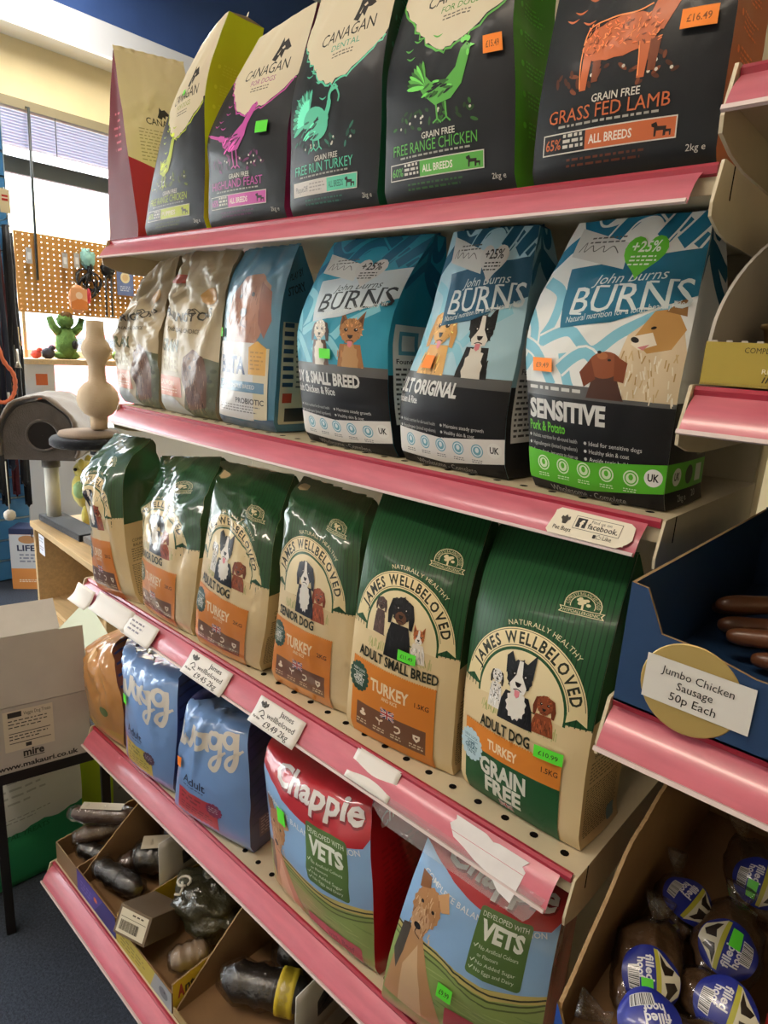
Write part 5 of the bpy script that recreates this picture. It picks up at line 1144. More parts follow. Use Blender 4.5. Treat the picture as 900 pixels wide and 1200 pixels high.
def hoof_box():
    x0, x1, y0, y1, z0 = HX0, HX1, HY0, HY1, HZ
    r = thing('display_box', 'tall brown cardboard box with blue front holding wrapped hooves', 'box', (1.55, .27, z0), 'open display boxes')
    BL = mat('blue_card', '#1f4a9a', .5, var=.05)
    g = G(); P = [(x0, z0), (x1, z0), (x1, z0 + .07)] + [(x1 - .02 - (x1 - x0 - .03) * k / 14, z0 + .045 + .006 * math.sin(k * 2.1)) for k in range(15)] + [(x0, z0 + .062)]
    sheet(g, [(x, y0, z) for x, z in P], (0, .004, 0), BL); g.obj('front_wall', r)
    ed = [(y0 + .004, z0 + .060), (y0 + .03, z0 + .078), (y0 + .055, z0 + .100), (y0 + .09, z0 + .125), (y0 + .135, z0 + .164), (y0 + .18, z0 + .176), (y0 + .23, z0 + .190), (y0 + .33, z0 + .200), (y1, z0 + .205)]
    P = [(y0 + .004, z0)] + [(y, z + .0012 * (k % 2)) for k, (y, z) in enumerate([(p.x, p.y) for p in catmull([(a, b, 0) for a, b in ed], 6)])] + [(y1, z0)]
    for x in (x0, x1 - .004):
        g = G(); sheet(g, [(x, y, z) for y, z in P], (.004, 0, 0), CARD); g.obj('side_wall', r)
    g = G(); g.box(x0, x1, y1 - .004, y1, z0, z0 + .2, CARD); g.obj('rear_wall', r)
    g = G(); g.box(x0, x1, y0, y1, z0, z0 + .003, CARD); g.obj('base', r)
hoof_box()
HOOF = mat('hoof', '#5f452c', .55, .4, bump=.8, bscale=40, bdist=.006, var=.35, vscale=14)
def hoof(label, c, s, yaw, pitch, lab_dir, sd, lab_up=(0, 0, 1), st=True, off=(0, 0, 0)):
    r = thing('filled_hoof', label, 'dog chew', tuple(c), 'wrapped filled hooves in the tall box')
    mx = Matrix.Rotation(yaw, 3, 'Z') @ Matrix.Rotation(pitch, 3, 'X')
    fn = lambda d: .78 + .38 * max(0, d.y) - .18 * abs(d.z) ** 2
    g = G(); g.blob(c, .040 * s, .056 * s, .033 * s, HOOF, sd, .22, 2.6, 28, 18, mx, fn); g.obj('hoof', r)
    n = Vector(lab_dir).normalized(); u = Vector(lab_up); u = (u - n * u.dot(n)).normalized(); w = u.cross(n)
    R = .029; o = Vector(c) + n * .040 + Vector(off)
    a = Art(7, 7); a.ell(3.5, 3.5, 3.5, 3.5, '#232e8c', n=32); a.poly([(4.6, 6.8), (7, 4.5), (6.8, 1.6), (4.6, .2)], '#d9d2b8'); a.poly([(4.8, 6.4), (5.4, 5.2), (6.4, 5.0), (6.0, 4.2), (5.0, 4.0), (4.7, 5.0)], '#2a2018'); a.poly([(5.0, 3.2), (6.2, 3.4), (6.6, 2.6), (5.6, 1.2), (4.9, 1.0), (5.3, 2.2)], '#2a2018')
    a.rect(4.0, .3, 4.6, 6.7, '#b9b43c'); a.text('filled', 2.8, 5.9, .95, '#e6e6ea', 2.8, bold=.03, rot=-90); a.text('hoof', 1.75, 5.5, .95, '#e6e6ea', 2.4, bold=.03, rot=-90)
    a.rect(.7, 1.6, 2.0, 4.6, '#dcdcdc'); 
    for k in range(12): a.rect(.75, 1.75 + k * .23, 1.95, 1.75 + k * .23 + random.Random(k).uniform(.05, .16), '#26262a', up=(k == 0))
    if st: a.rect(2.2, .9, 3.6, 3.3, GRN)
    gr = []
    for j in range(9):
        row = []
        for i in range(9):
            x, y = i / 4 - 1, j / 4 - 1; p = o + w * (-x * R) + u * (y * R) - n * (.018 * s * (x * x + y * y) / 2); row.append(tuple(p))
        gr.append(row)
    panel_disc('label', o, w, u, n, R, .012 * s, r, a)
    g = G(); g.blob(c, .043 * s, .060 * s, .0355 * s, WRAP, sd, .2, 2.6, 28, 18, mx, fn)
    for q in (-1, 1):
        e = Vector(c) + mx @ Vector((0, q * .062 * s, 0)); d = mx @ Vector((0, q, .25))
        pts = [e + d * (.008 * k) for k in range(5)]
        g.tube(pts, [.012 * s, .006 * s, .012 * s, .016 * s, .018 * s], WRAP, 12, .4)
    g.obj('plastic_wrap', r)
def panel_disc(name, o, ux, uy, n, R, dome, parent, a):
    """round printed label, slightly domed: square art clipped to the disc through a square-to-disc grid"""
    N = 14; gr = []
    for j in range(N + 1):
        row = []
        for i in range(N + 1):
            x, y = 2 * i / N - 1, 2 * j / N - 1
            row.append(tuple(o + (ux * x * math.sqrt(max(0, 1 - y * y / 2)) + uy * y * math.sqrt(max(0, 1 - x * x / 2))) * R - n * dome * (x * x + y * y) / 2))
        gr.append(row)
    return panel(name, gr, parent, '#232e8c', a, mfun=lambda c: mat('label', c, .35, .5, coat=.4), lift=.0002)
HOOVES = [('filled hoof leaning on the cardboard side, blue label and green sticker showing', (1.340, .120, .886), 1.0, .2, .3, (.3, -.55, .78), (-.35, .6, .7), (0, 0, 0)),
 ('filled hoof in crinkled wrap lying across the front rim of the box', (1.402, .056, .902), 1.1, -1.35, .1, (.05, -.5, .86), (.75, .4, .4), (-.034, 0, -.004)),
 ('filled hoof in the middle of the box with barcode label upside down', (1.396, .205, .895), 1.0, .1, .2, (.1, -.55, .83), (0, -.8, -.5), (0, 0, 0)),
 ('filled hoof with cow patterned label below the barcoded one', (1.416, .133, .893), .78, 1.2, 0, (.05, -.6, .8), (0, .8, .5), (0, 0, 0)),
 ('filled hoof deep in the box with green topped label', (1.40, .345, .895), 1.0, .6, .3, (0, -.7, .7), (0, .7, .7), (0, 0, 0)),
 ('filled hoof wedged behind the one on the cardboard side', (1.338, .232, .890), .75, .4, .3, (.2, -.2, .95), (.2, .9, .4), (0, .01, -.01)),
 ('filled hoof at the dark rear of the box', (1.49, .30, .89), 1.0, -.4, .1, (0, -.6, .8), (0, .8, .6), (0, 0, 0))]
for i, (lb, c, s, yw, pi_, ld, lu, of) in enumerate(HOOVES): hoof(lb, c, s, yw, pi_, ld, i + 1, lu, st=i in (0, 2, 4), off=of)
# red net toy at the lower right of the box
t = thing('chew_toy', 'chew with red ring and green sticker near the front rim of the tall box', 'dog chew', (1.486, .14, .86))
g = G(); g.blob((1.486, .14, .888), .03, .036, .030, mat('chew_dark', '#3a3020', .4, coat=.6, bump=.5), 5, .25); g.obj('body', t)
g = G(); g.tube([(1.486 + .032 * math.cos(k * .35 + .6), .14 + .04 * math.sin(k * .35 + .6), .906 + .012 * math.sin(k * .35)) for k in range(14)], .006, mat('red_ring', '#b8332c', .4), 8); g.obj('ring', t)
s_ = Art(2, 2); flat_panel('price_sticker', (1.467, .108, .919), (1, 0, 0), (0, .85, .5), .022, .022, t, GRN, s_)

# ------------------------------------------------------------------ open treat boxes on the bottom shelf
BZ = .2315
def treat_box(label, x0, x1, y0, y1, fh, front, side_l, hl, side_r, hr, front_art=None, right_art=None):
    """fh front wall height; hl / hr = (height at the front, full height, y where it is reached)"""
    r = thing('treat_box', label, 'box', ((x0 + x1) / 2, (y0 + y1) / 2, BZ), 'open treat boxes on the bottom shelf')
    t = .003; pc = lambda c: mat('print_card', c, .45, .4, var=.04)
    if front_art: panel('printed_front', [[(x0, y0, BZ), (x1, y0, BZ)], [(x0, y0, BZ + fh), (x1, y0, BZ + fh)]], r, front, front_art, mfun=pc)
    g = G(); g.box(x0, x1, y0 + .0006, y0 + t, BZ, BZ + fh, CARD if front_art else pc(front)); g.obj('front_wall', r)
    def prof(q):
        lo, hi, ye = q; n = 22
        return [(y0 + t, BZ)] + [(y0 + t + (ye - y0) * k / n, BZ + lo + (hi - lo) * (k / n) ** .92 + .0016 * (k % 2)) for k in range(n + 1)] + [(y1, BZ + hi), (y1, BZ)]
    for x, m, q in ((x0, side_l, hl), (x1 - t, side_r, hr)):
        g = G(); sheet(g, [(x, y, z) for y, z in prof(q)], (t, 0, 0), m); g.obj('side_wall', r)
    if right_art:
        pr = prof(hr)[1:-1]
        panel('printed_side', [[(x1 + .0005, y, BZ + .002) for y, z in pr], [(x1 + .0005, y, z - .001) for y, z in pr]], r, right_art[0], right_art[1], mfun=pc)
    hb = max(hl[1], hr[1]) * .8
    g = G(); g.box(x0, x1, y1 - t, y1, BZ, BZ + hb, CARD); g.obj('rear_wall', r)
    g = G(); g.box(x0, x1, y0, y1, BZ, BZ + .002, CARD); g.obj('base', r)
    return r
WCARD = mat('white_card', '#c6c2ba', .7, var=.05)
YEL = mat('yellow_card', '#d9b72a', .5, var=.05)
treat_box('low brown card box of wrapped treats at the far end of the base', .004, .122, .004, .50, .055, '#8f7658', CARD, (.055, .07, .2), CARD, (.055, .07, .2))
fa = Art(20, 6); fa.rect(0, 0, 20, 6, '#4a4796'); fa.poly([(9, 0), (20, 0), (20, 6), (14, 6)], '#2a3474'); fa.ell(10, 3.6, .9, .7, '#c9662c'); fa.lines(2, 8, 1, 4, 3, '#6f6ab4', .5)
treat_box('blue fronted box of wrapped black treats beside the yellow box', .126, .318, .004, .50, .058, '#4a4796', CARD, (.02, .215, .235), CARD, (.055, .06, .2), fa)
fa = Art(22, 7); fa.rect(0, 0, 22, 7, '#b9a94c'); fa.poly([(14, 0), (22, 0), (22, 7), (16, 7)], '#9fa6a8'); fa.ell(19, 3.4, 1.6, 1.8, '#6d767c'); fa.ell(19.4, 4, .3, .3, '#1e2226'); fa.lines(2, 12, 1, 5, 3, '#857a3c', .4)
sa = Art(49.3, 8); sa.rect(0, 0, 49.3, 8, '#d9b72a'); sa.text('A', 1.6, 3.2, 3.2, '#a83a2c', 2.4, bold=.06); sa.text('ntos', 4.2, 3.6, 2.6, '#3a3020', 7, bold=.03)
treat_box('yellow box lettered in red holding a dark chew bundle', .322, .552, .004, .50, .05, '#b9a94c', YEL, (.072, .075, .3), YEL, (.068, .085, .3), fa, right_art=('#d9b72a', sa))
treat_box('plain brown cardboard box holding a yellow banded roll', .556, .795, .004, .50, .02, '#a08a5c', CARD, (.004, .215, .25), CARD, (.04, .06, .2))
treat_box('brown cardboard box lined with white printed card at the near end', .80, 1.04, .004, .50, .05, '#c6c2ba', WCARD, (.03, .20, .25), CARD, (.05, .06, .2))
treat_box('brown cardboard box behind the lower strip near the corner', 1.045, 1.24, .004, .50, .05, '#8f7658', CARD, (.04, .2, .25), CARD, (.05, .06, .2))
def printed_card(label, x, y0, y1, z0, sl, fig):
    a = Art(14, 16); c = '#2a2a2e'
    a.ell(7, 11.5, 1.3, 1.6, '#5a3a2c'); a.poly([(4.8, 4), (4.6, 8.5), (6, 10.2), (8.2, 10.2), (9.6, 8.4), (9.2, 4)], c); a.poly([(9.4, 8), (11, 5.4), (10.2, 5), (8.8, 6.6)], c); a.ell(7, 12.4, 1.3, .9, '#2c1c16')
    g = [[(x, y0 + (y1 - y0) * i / 6, z0 + sl * (i / 6) * .6 + .13 * j / 6) for i in range(7)] for j in range(7)]
    o = panel('printed_card', g, None, '#c6c2ba', a, mfun=lambda c: mat('print_card', c, .5, .4)); s = o.modifiers.new('thickness', 'SOLIDIFY'); s.thickness = .002; s.offset = -1
    tag(o, label, 'card', 'white printed cards in the treat boxes')
printed_card('white card printed with a small figure, standing in the blue fronted box', .300, .12, .30, BZ + .035, .03, 1)
printed_card('white card printed with a small figure, standing in the near white lined box', .808, .10, .26, BZ + .05, .03, 2)
def wrapped(label, c, l, r_, yaw, m, sd, lab=None, pitch=0, band=None):
    t = thing('wrapped_treat', label, 'dog treat', tuple(c), 'wrapped treats in the bottom boxes')
    d = Vector((math.cos(yaw) * math.cos(pitch), math.sin(yaw) * math.cos(pitch), math.sin(pitch))); c = Vector(c)
    g = G(); pts = [c + d * (l * (k / 12 - .5)) for k in range(13)]
    g.tube(pts, [r_ * (.45 + .55 * max(0, 1 - (2 * k / 12 - 1) ** 6)) * (1 + .08 * math.sin(k * 2.3 + sd)) for k in range(13)], m, 14); g.obj('treat', t)
    g = G(); g.tube([c + d * (l * 1.14 * (k / 14 - .5)) for k in range(15)], [r_ * 1.12 * (.5 + .5 * max(0, 1 - (2 * k / 14 - 1) ** 6)) * (1 + .10 * math.sin(k * 1.7 + sd)) for k in range(15)], WRAP, 14); g.obj('plastic_wrap', t)
    up = Vector((0, 0, 1)); w = d.cross(up).normalized(); u = w.cross(d)
    if lab: flat_panel('paper_label', c - d * (l * .34) + u * (r_ * 1.16) + w * (r_ * .6), d, -w, l * .68, r_ * 1.2, t, lab, None)
    if band:
        g = G(); g.tube([c + d * (l * (.18 + .2 * k / 6)) for k in range(7)], r_ * 1.15, band, 18); g.obj('band', t)
DKT = mat('dark_treat', '#2a2420', .4, .5, coat=.5, bump=.7, bscale=60, bdist=.004)
BRT = mat('brown_treat', '#5a4436', .45, .5, coat=.5, bump=.6, bscale=50, bdist=.004)
wrapped('plastic wrapped chew with paper label lying on top of the far box', (.060, .10, BZ + .115), .15, .021, .75, BRT, 1, '#cdc4b2')
wrapped('shiny wrapped chew under the labelled one in the far box', (.062, .10, BZ + .068), .13, .022, 1.2, BRT, 2)
wrapped('shiny wrapped chew at the front corner of the far box', (.085, .062, BZ + .042), .09, .02, .4, DKT, 3)
wrapped('ribbed wrapped chew along the front of the blue fronted box', (.215, .062, BZ + .055), .14, .024, .25, DKT, 4)
wrapped('shiny black wrapped chew with paper label in the blue fronted box', (.232, .16, BZ + .065), .12, .036, .9, DKT, 5, '#c9bda6')
wrapped('dull black wrapped chew deep in the blue fronted box', (.20, .27, BZ + .06), .14, .038, 1.2, DKT, 6)
wrapped('wrapped chew resting on the bottom beside the cardboard divider', (.178, .14, BZ + .037), .10, .024, 1.3, BRT, 7)
wrapped('pale wrapped chew beside the lettered side of the yellow box', (.505, .072, BZ + .052), .075, .024, 1.2, mat('pale_treat', '#a58d74', .5, coat=.6, bump=.5), 8)
wrapped('dark roll with yellow paper band in the plain brown box', (.672, .14, BZ + .055), .17, .036, .55, DKT, 9, None, .0, mat('yellow_band', '#c9b02c', .5))
wrapped('dark roll deep in the plain brown box', (.69, .27, BZ + .05), .18, .036, .8, DKT, 10)
wrapped('grey blue wrapped roll across the near white lined box', (.925, .14, BZ + .10), .17, .028, .5, mat('blue_grey_treat', '#4a5560', .4, coat=.5), 11)
wrapped('dark roll low in the near white lined box', (.93, .24, BZ + .052), .18, .034, .9, DKT, 12)
# chew bundle with twist tie, and small barcoded carton
t = thing('chew_bundle', 'dark wrapped chew bundle with twist tie in the yellow box', 'dog treat', (.43, .16, BZ + .003))
BND = mat('bundle', '#3c3a28', .3, .5, coat=.8, coat_r=.1, bump=.9, bscale=38, bdist=.008, var=.35, vscale=12)
g = G(); g.blob((.435, .17, BZ + .075), .085, .075, .055, BND, 3, .35, 2.4, 36, 22); g.blob((.42, .20, BZ + .11), .04, .035, .045, BND, 4, .4, 3); g.obj('bundle', t)
g = G(); g.tube([(.40, .12, BZ + .132), (.41, .115, BZ + .125), (.415, .105, BZ + .118), (.41, .095, BZ + .122)], .003, mat('tie', '#d8d2c4', .5), 6); g.tube([(.40 + .014 * math.cos(k * .6), .125 + .014 * math.sin(k * .6), BZ + .13) for k in range(11)], .003, mat('tie', '#d8d2c4', .5), 6); g.obj('twist_tie', t)
t = thing('small_carton', 'small brown carton with barcode label leaning on the yellow box front', 'carton', (.375, .05, BZ + .02))
mx = Matrix.Translation((.388, .048, BZ + .078)) @ Matrix.Rotation(.32, 4, 'Z') @ Matrix.Rotation(-.5, 4, 'X')
g = G(); g.box(-.042, .042, -.055, .055, -.028, .028, mat('carton_brown', '#6d5b46', .7), mx); g.obj('carton', t, .001)
a = Art(7, 4.4); a.rect(.3, 2.9, 6.7, 3.0, '#57503f'); a.lines(3, 6, 3.3, 4, 1, '#57503f', .4)
for k in range(26): a.rect(.6 + k * .18, .6, .6 + k * .18 + random.Random(k).uniform(.04, .13), 2.4, '#2a261f', up=(k == 0))
o_ = mx @ Vector((-.036, -.0555, -.023)); flat_panel('barcode_label', o_, mx.to_3x3() @ Vector((1, 0, 0)), mx.to_3x3() @ Vector((0, 0, 1)), .072, .046, t, '#d8cfb6', a)
# ------------------------------------------------------------------ blue slatwall with hanging dog leads
def slatwall():
    B = mat('slat_blue', '#3f7fb6', .45, .5, var=.04); E = mat('slat_edge', '#a9bcc8', .5)
    w = thing('slatwall_panel', 'blue slatted display wall panel beside the shop window', 'display panel', (-2.72, .6, 0))
    g = G(); g.box(-2.78, -2.74, .35, .935, 0, 2.84, mat('slat_back', '#2b587e', .6))
    for k in range(22): g.box(-2.74, -2.715, .35, .935, .012 + k * .128, .012 + k * .128 + .114, B); g.box(-2.739, -2.728, .35, .9352, .012 + k * .128 + .114, .012 + k * .128 + .122, E)
    g.obj('slats', w); g = G(); g.box(-2.785, -2.712, .936, .94, 0, 2.84, E); g.obj('edge_strip', w)
    blk = ['#17181c', '#1d1f26', '#22262e', '#141416']
    L = [('thick black lead with silver clip, nearest the window', .915, 2.02, .48, blk[0], .017), ('black lead hanging second from the panel edge', .885, 2.05, .62, blk[1], .015), ('long dark lead with a maroon stripe', .855, 2.0, .55, '#5a2430', .013), ('navy lead hanging in the middle of the bunch', .825, 2.06, .72, '#222a3c', .016), ('black lead with brass clip in the middle of the bunch', .795, 2.02, .50, blk[2], .017), ('charcoal lead beside the orange rope lead', .765, 2.05, .58, '#2c2e34', .015), ('black lead behind the orange rope lead', .735, 2.0, .52, blk[3], .016), ('black lead at the far side of the orange rope', .705, 2.04, .6, blk[0], .016)]
    for i, (lb, y, zt, zb, c, wd) in enumerate(L):
        x = -2.66 + .055 * (i % 2); r = thing('dog_lead', lb, 'dog lead', (x, y, zb), 'dog leads hanging on the blue wall')
        m = mat('webbing', c, .6, .3, bump=.5, bscale=200); q = random.Random(i)
        for s in (-1, 1):
            pts = [(x + .008 * s + q.uniform(-.004, .004), y + s * (.004 + .008 * math.sin(PI * k / 9)) + q.uniform(-.004, .004), zt - (zt - zb) * k / 9) for k in range(10)]
            g = G(); g.tube(pts, wd * .95, m, 8, .25); g.obj('strap', r)
        g = G(); g.tube([(x, y - .012, zb + .02), (x, y, zb - .01), (x, y + .012, zb + .02)], wd, m, 8, .3); g.obj('loop', r)
        g = G(); zc = 1.45 - .12 * (i % 4); g.tube([(x + .03, y, zc + .07), (x + .032, y, zc), (x + .034, y + .012, zc - .03), (x + .034, y - .012, zc - .03), (x + .032, y, zc)], .008, mat('clip', '#b7b3aa' if i % 2 else '#a98f5c', .3, metal=.9), 8); g.obj('clip', r)
        g = G(); g.tube([(-2.715, y, zt + .03), (x - .02, y, zt + .025), (x + .03, y, zt + .03), (x + .035, y, zt + .05)], .004, mat('hook', '#c9c9c6', .3, metal=.9), 6); g.obj('hook', r)
        if i in (0, 4, 6): g = G(); g.box(x + .012, x + .014, y - .018, y + .018, 1.32, 1.42, mat('lead_card', '#c9c3b4', .6)); g.obj('card_tag', r)
    r = thing('dog_lead', 'orange rope dog lead looped in front of the black leads', 'dog lead', (-2.54, .79, 1.1), 'dog leads hanging on the blue wall')
    g = G(); pts = catmull([(-2.53, .745, 1.95), (-2.53, .75, 1.6), (-2.53, .79, 1.36), (-2.53, .845, 1.26), (-2.53, .84, 1.16), (-2.53, .79, 1.11), (-2.53, .745, 1.15), (-2.53, .73, 1.4), (-2.53, .74, 1.95)], 8)
    g.tube(pts, [.011 + .002 * math.sin(k * 2.2) for k in range(len(pts))], mat('rope', '#cf6a45', .7, bump=.8, bscale=90), 10); g.obj('rope', r)
    r = thing('price_card', 'small cream and red price card on the slatted wall hook', 'price card', (-2.6, .89, 2.12))
    g = G(); g.box(-2.602, -2.598, .865, .915, 2.11, 2.23, mat('card_cream', '#d8c9a4', .6)); g.obj('card', r)
    a = Art(4, 10); a.rect(0, 0, 4, 10, '#d8c9a4'); a.rect(.5, 5, 3.5, 8, '#b8352c'); a.rect(.5, 6.2, 3.5, 6.9, '#e8d8c4'); flat_panel('print', (-2.5975, .87, 2.12), (0, 1, 0), (0, 0, 1), .04, .1, r, '#d8c9a4', a)
    g = G(); g.tube([(-2.715, .89, 2.24), (-2.60, .89, 2.235), (-2.60, .89, 2.225)], .003, mat('hook', '#c9c9c6', .3, metal=.9), 6); g.obj('hook', r)
slatwall()

# ------------------------------------------------------------------ low wooden display unit with the cat trees
def wood_unit():
    r = thing('display_unit', 'low pale wood display unit carrying the cat trees', 'display unit', (-1.6, 1.0, 0))
    mx = Matrix.Translation((-2.14, .75, 0)) @ Matrix.Rotation(math.radians(-4), 4, 'Z')
    def bx(n, *q): g = G(); g.box(*q, WOODL, mx); g.obj(n, r, .002)
    bx('side_panel', 0, .03, 0, .55, 0, .49); bx('side_panel', .95, .98, 0, .55, 0, .49); bx('top', -.005, .985, -.012, .56, .49, .522); bx('shelf', .03, .95, .02, .55, .05, .075); bx('back_panel', .03, .95, .53, .55, .075, .49)
    g = G(); g.box(.03, .95, .0, .02, 0, .05, WOODL, mx); g.obj('plinth', r)
    g = G(); g.box(.004, .022, -.0128, -.0118, .43, .475, BLACK, mx); g.obj('bracket', r)
    a = Art(6, 8); a.lines(.8, 5.2, 4.5, 7, 2, '#7a7a80', .4); a.lines(.8, 5, 1.4, 3.4, 2, '#8a6a70', .4)
    o = mx @ Vector((.15, -.016, .385)); tag(flat_panel('price_label', o, (1, -.07, .0), (0, 0, 1), .085, .105, None, '#dfdde0', a), 'white price label stuck on the front edge of the wooden unit', 'label')
    p = thing('folded_sheet', 'crumpled clear plastic sheet lying in the wooden unit', 'plastic sheet', (-1.7, .9, .078))
    g = G(); g.blob(mx @ Vector((.42, .22, .126)), .15, .09, .036, mat('poly_sheet', '#c9ccca', .25, coat=.5, bump=.8, bscale=20, bdist=.01), 4, .5, 2.5); g.obj('sheet', p)
wood_unit()
def cat_trees():
    POST = mat('sisal_cream', '#cdb596', .85, .2, bump=.7, bscale=40, bdist=.003, stretch=(1, 1, 12))
    WRAPW = mat('sisal_white', '#d6d0c0', .9, bump=.5, bscale=80)
    ZT = .523
    t = thing('cat_tree', 'grey plush cat house with round doorway on a scratching post', 'cat tree', (-2.0, .84, ZT), 'cat trees on the wooden unit')
    g = G(); g.box(-2.12, -1.62, .775, .895, ZT, ZT + .035, PLUSHB); g.obj('base', t, .006)
    g = G(); g.tube([(-2.05, .83, ZT + .03), (-2.05, .83, ZT + .31)], .036, WRAPW, 16); g.obj('scratching_post', t)
    g = G(); g.tube([(-2.05, .83, ZT + .30), (-2.05, .83, ZT + .362)], .045, PLUSHG, 16); g.obj('post_collar', t)
    # house: arched body, round doorway towards the aisle
    yaw = math.radians(52); c = Vector((-2.05, .83, ZT + .36)); mx = Matrix.Translation(c) @ Matrix.Rotation(yaw, 4, 'Z')   # local -y faces the aisle
    n = 24; W = .165; prof = [(-W, 0), (W, 0)] + [(W * math.cos(PI * k / n), .10 + .19 * math.sin(PI * k / n)) for k in range(n + 1)]
    front = [Vector((x, -.16, z)) for x, z in prof]
    g = G(); g.prism([mx @ p for p in [Vector((x, -.155, z)) for x, z in prof]], mx.to_3x3() @ Vector((0, .31, 0)), PLUSHG); 
    R = .068; hc = Vector((.02, -.1575, .125)); m = 28
    g.obj('house', t, .008)
    g = G(); g.lathe([(R + .014, 0), (R + .01, -.010), (R, -.006), (R, .0)], hc, PLUSHG, m, 'Y', closed=False); o = [mx @ Vector(v) for v in g.v]; g.v = [tuple(v) for v in o]; g.obj('doorway_rim', t)
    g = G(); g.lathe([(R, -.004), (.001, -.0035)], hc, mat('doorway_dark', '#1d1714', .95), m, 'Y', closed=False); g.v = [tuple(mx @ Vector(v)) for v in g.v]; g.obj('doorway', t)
    # sagging roof cover lying over the arch
    g = G(); vs = []; fs = []
    for j in range(9):
        y = -.185 + .37 * j / 8
        for i in range(25):
            a = PI * (-.12 + 1.24 * i / 24); rr = 1.05 + .03 * math.sin(i * 1.3 + j)
            vs.append(mx @ Vector((W * rr * math.cos(a) * 1.04, y, .10 + .20 * rr * math.sin(a))))
    for j in range(8):
        for i in range(24): fs.append((j * 25 + i, j * 25 + i + 1, (j + 1) * 25 + i + 1, (j + 1) * 25 + i))
    g.add(vs, fs, mat('roof_plush', '#77695c', .9, bump=.8, bscale=120, bdist=.004, sheen=.6, coat=.15), True); o = g.obj('roof_cover', t); s = o.modifiers.new('thick', 'SOLIDIFY'); s.thickness = .012
    for dx, zz in ((-.10, .05),):
        p = mx @ Vector((dx - .06, -.16, -.01)); g = G(); g.tube([p, (p.x, p.y, ZT + .10)], .003, WRAPW, 6); g.obj('cord', t); g = G(); g.blob((p.x, p.y, ZT + .075), .028, .028, .028, mat('pompom', '#d8d0c0', .95, bump=.8, bscale=120), 2, .1); g.obj('pompom', t)
    # second tree with a turned cream post
    x, y = -1.55, .868
    t = thing('cat_tree', 'cream rope post of round bulbs on a dark round platform', 'cat tree', (x, y, ZT), 'cat trees on the wooden unit')
    g = G(); P = [(.0, 1.07), (.044, 1.07), (.046, 1.10), (.047, 1.13), (.075, 1.145), (.102, 1.175), (.112, 1.21), (.102, 1.25), (.075, 1.28), (.048, 1.295), (.044, 1.33), (.044, 1.37), (.055, 1.395), (.072, 1.42), (.076, 1.445), (.066, 1.472), (.050, 1.488), (.046, 1.52), (.045, 1.57), (.0, 1.572)]
    g.lathe([(r * .83, 1.08 + .98 * (z - 1.07)) for r, z in P], (x, y, 0), POST, 32); g.obj('bulb_post', t)
    g = G(); g.lathe([(.0, 1.051), (.128, 1.051), (.134, 1.060), (.128, 1.072), (.0, 1.075)], (x, y - .05, 0), mat('tan_plush', '#8d7a68', .95, bump=.8, bscale=140), 36); g.obj('platform_top', t)
    g = G(); g.lathe([(.0, 1.005), (.136, 1.005), (.150, 1.015), (.150, 1.038), (.14, 1.05), (.0, 1.051)], (x, y - .07, 0), PLUSHB, 36); g.obj('platform', t)
    g = G()
    g.lathe([q for k in range(5) for q in ((.040, .80 + k * .04), (.046, .803 + k * .04), (.046, .817 + k * .04), (.040, .82 + k * .04))], (x, y, 0), mat('ring_black', '#1b1b1d', .7), 24); g.obj('striped_rings', t)
    g = G(); g.lathe([(.042, .79), (.042, 1.005)], (x, y, 0), WRAPW, 24); g.obj('striped_column', t)
    g = G(); g.lathe([(.038, ZT + .03), (.038, .80)], (x, y, 0), POST, 24); g.obj('lower_post', t)
    g = G(); g.box(x - .06, x + .14, y - .08, y + .1, ZT, ZT + .032, PLUSHG); g.obj('base', t, .005)
    g = G(); g.blob((x - .065, y + .0, 1.43), .025, .025, .042, mat('mouse_grey', '#8d8882', .9, bump=.6, bscale=100), 3, .12); g.obj('hanging_mouse', t)
    # yellow plush toy
    t = thing('plush_toy', 'pale yellow plush toy sitting beneath the dark round platform', 'plush toy', (-1.93, .955, ZT))
    Y = mat('yellow_plush', '#d3c35e', .9, bump=.8, bscale=120, bdist=.004, sheen=.4); z = ZT - .005; x, y = -1.93, .955
    g = G(); g.blob((x, y, z + .19), .072, .072, .10, Y, 2, .08); g.obj('body', t); g = G(); g.blob((x, y, z + .295), .058, .058, .05, Y, 3, .08); g.obj('head', t)
    for q in (-1, 1):
        g = G(); g.blob((x + q * .035, y - q * .02, z + .055), .026, .026, .055, Y, 4, .1); g.obj('leg', t); g = G(); g.blob((x + q * .05, y - q * .04, z + .335), .018, .018, .028, Y, 5, .1); g.obj('ear', t)
        g = G(); g.blob((x + .035 + q * .018, y - .045 + q * .014, z + .305), .009, .009, .009, BLACK, 5, 0); g.obj('eye', t)
    g = G(); g.blob((x + .045, y - .055, z + .20), .03, .03, .045, mat('green_belly', '#9fc48c', .9), 6, .1); g.obj('belly_patch', t)
cat_trees()
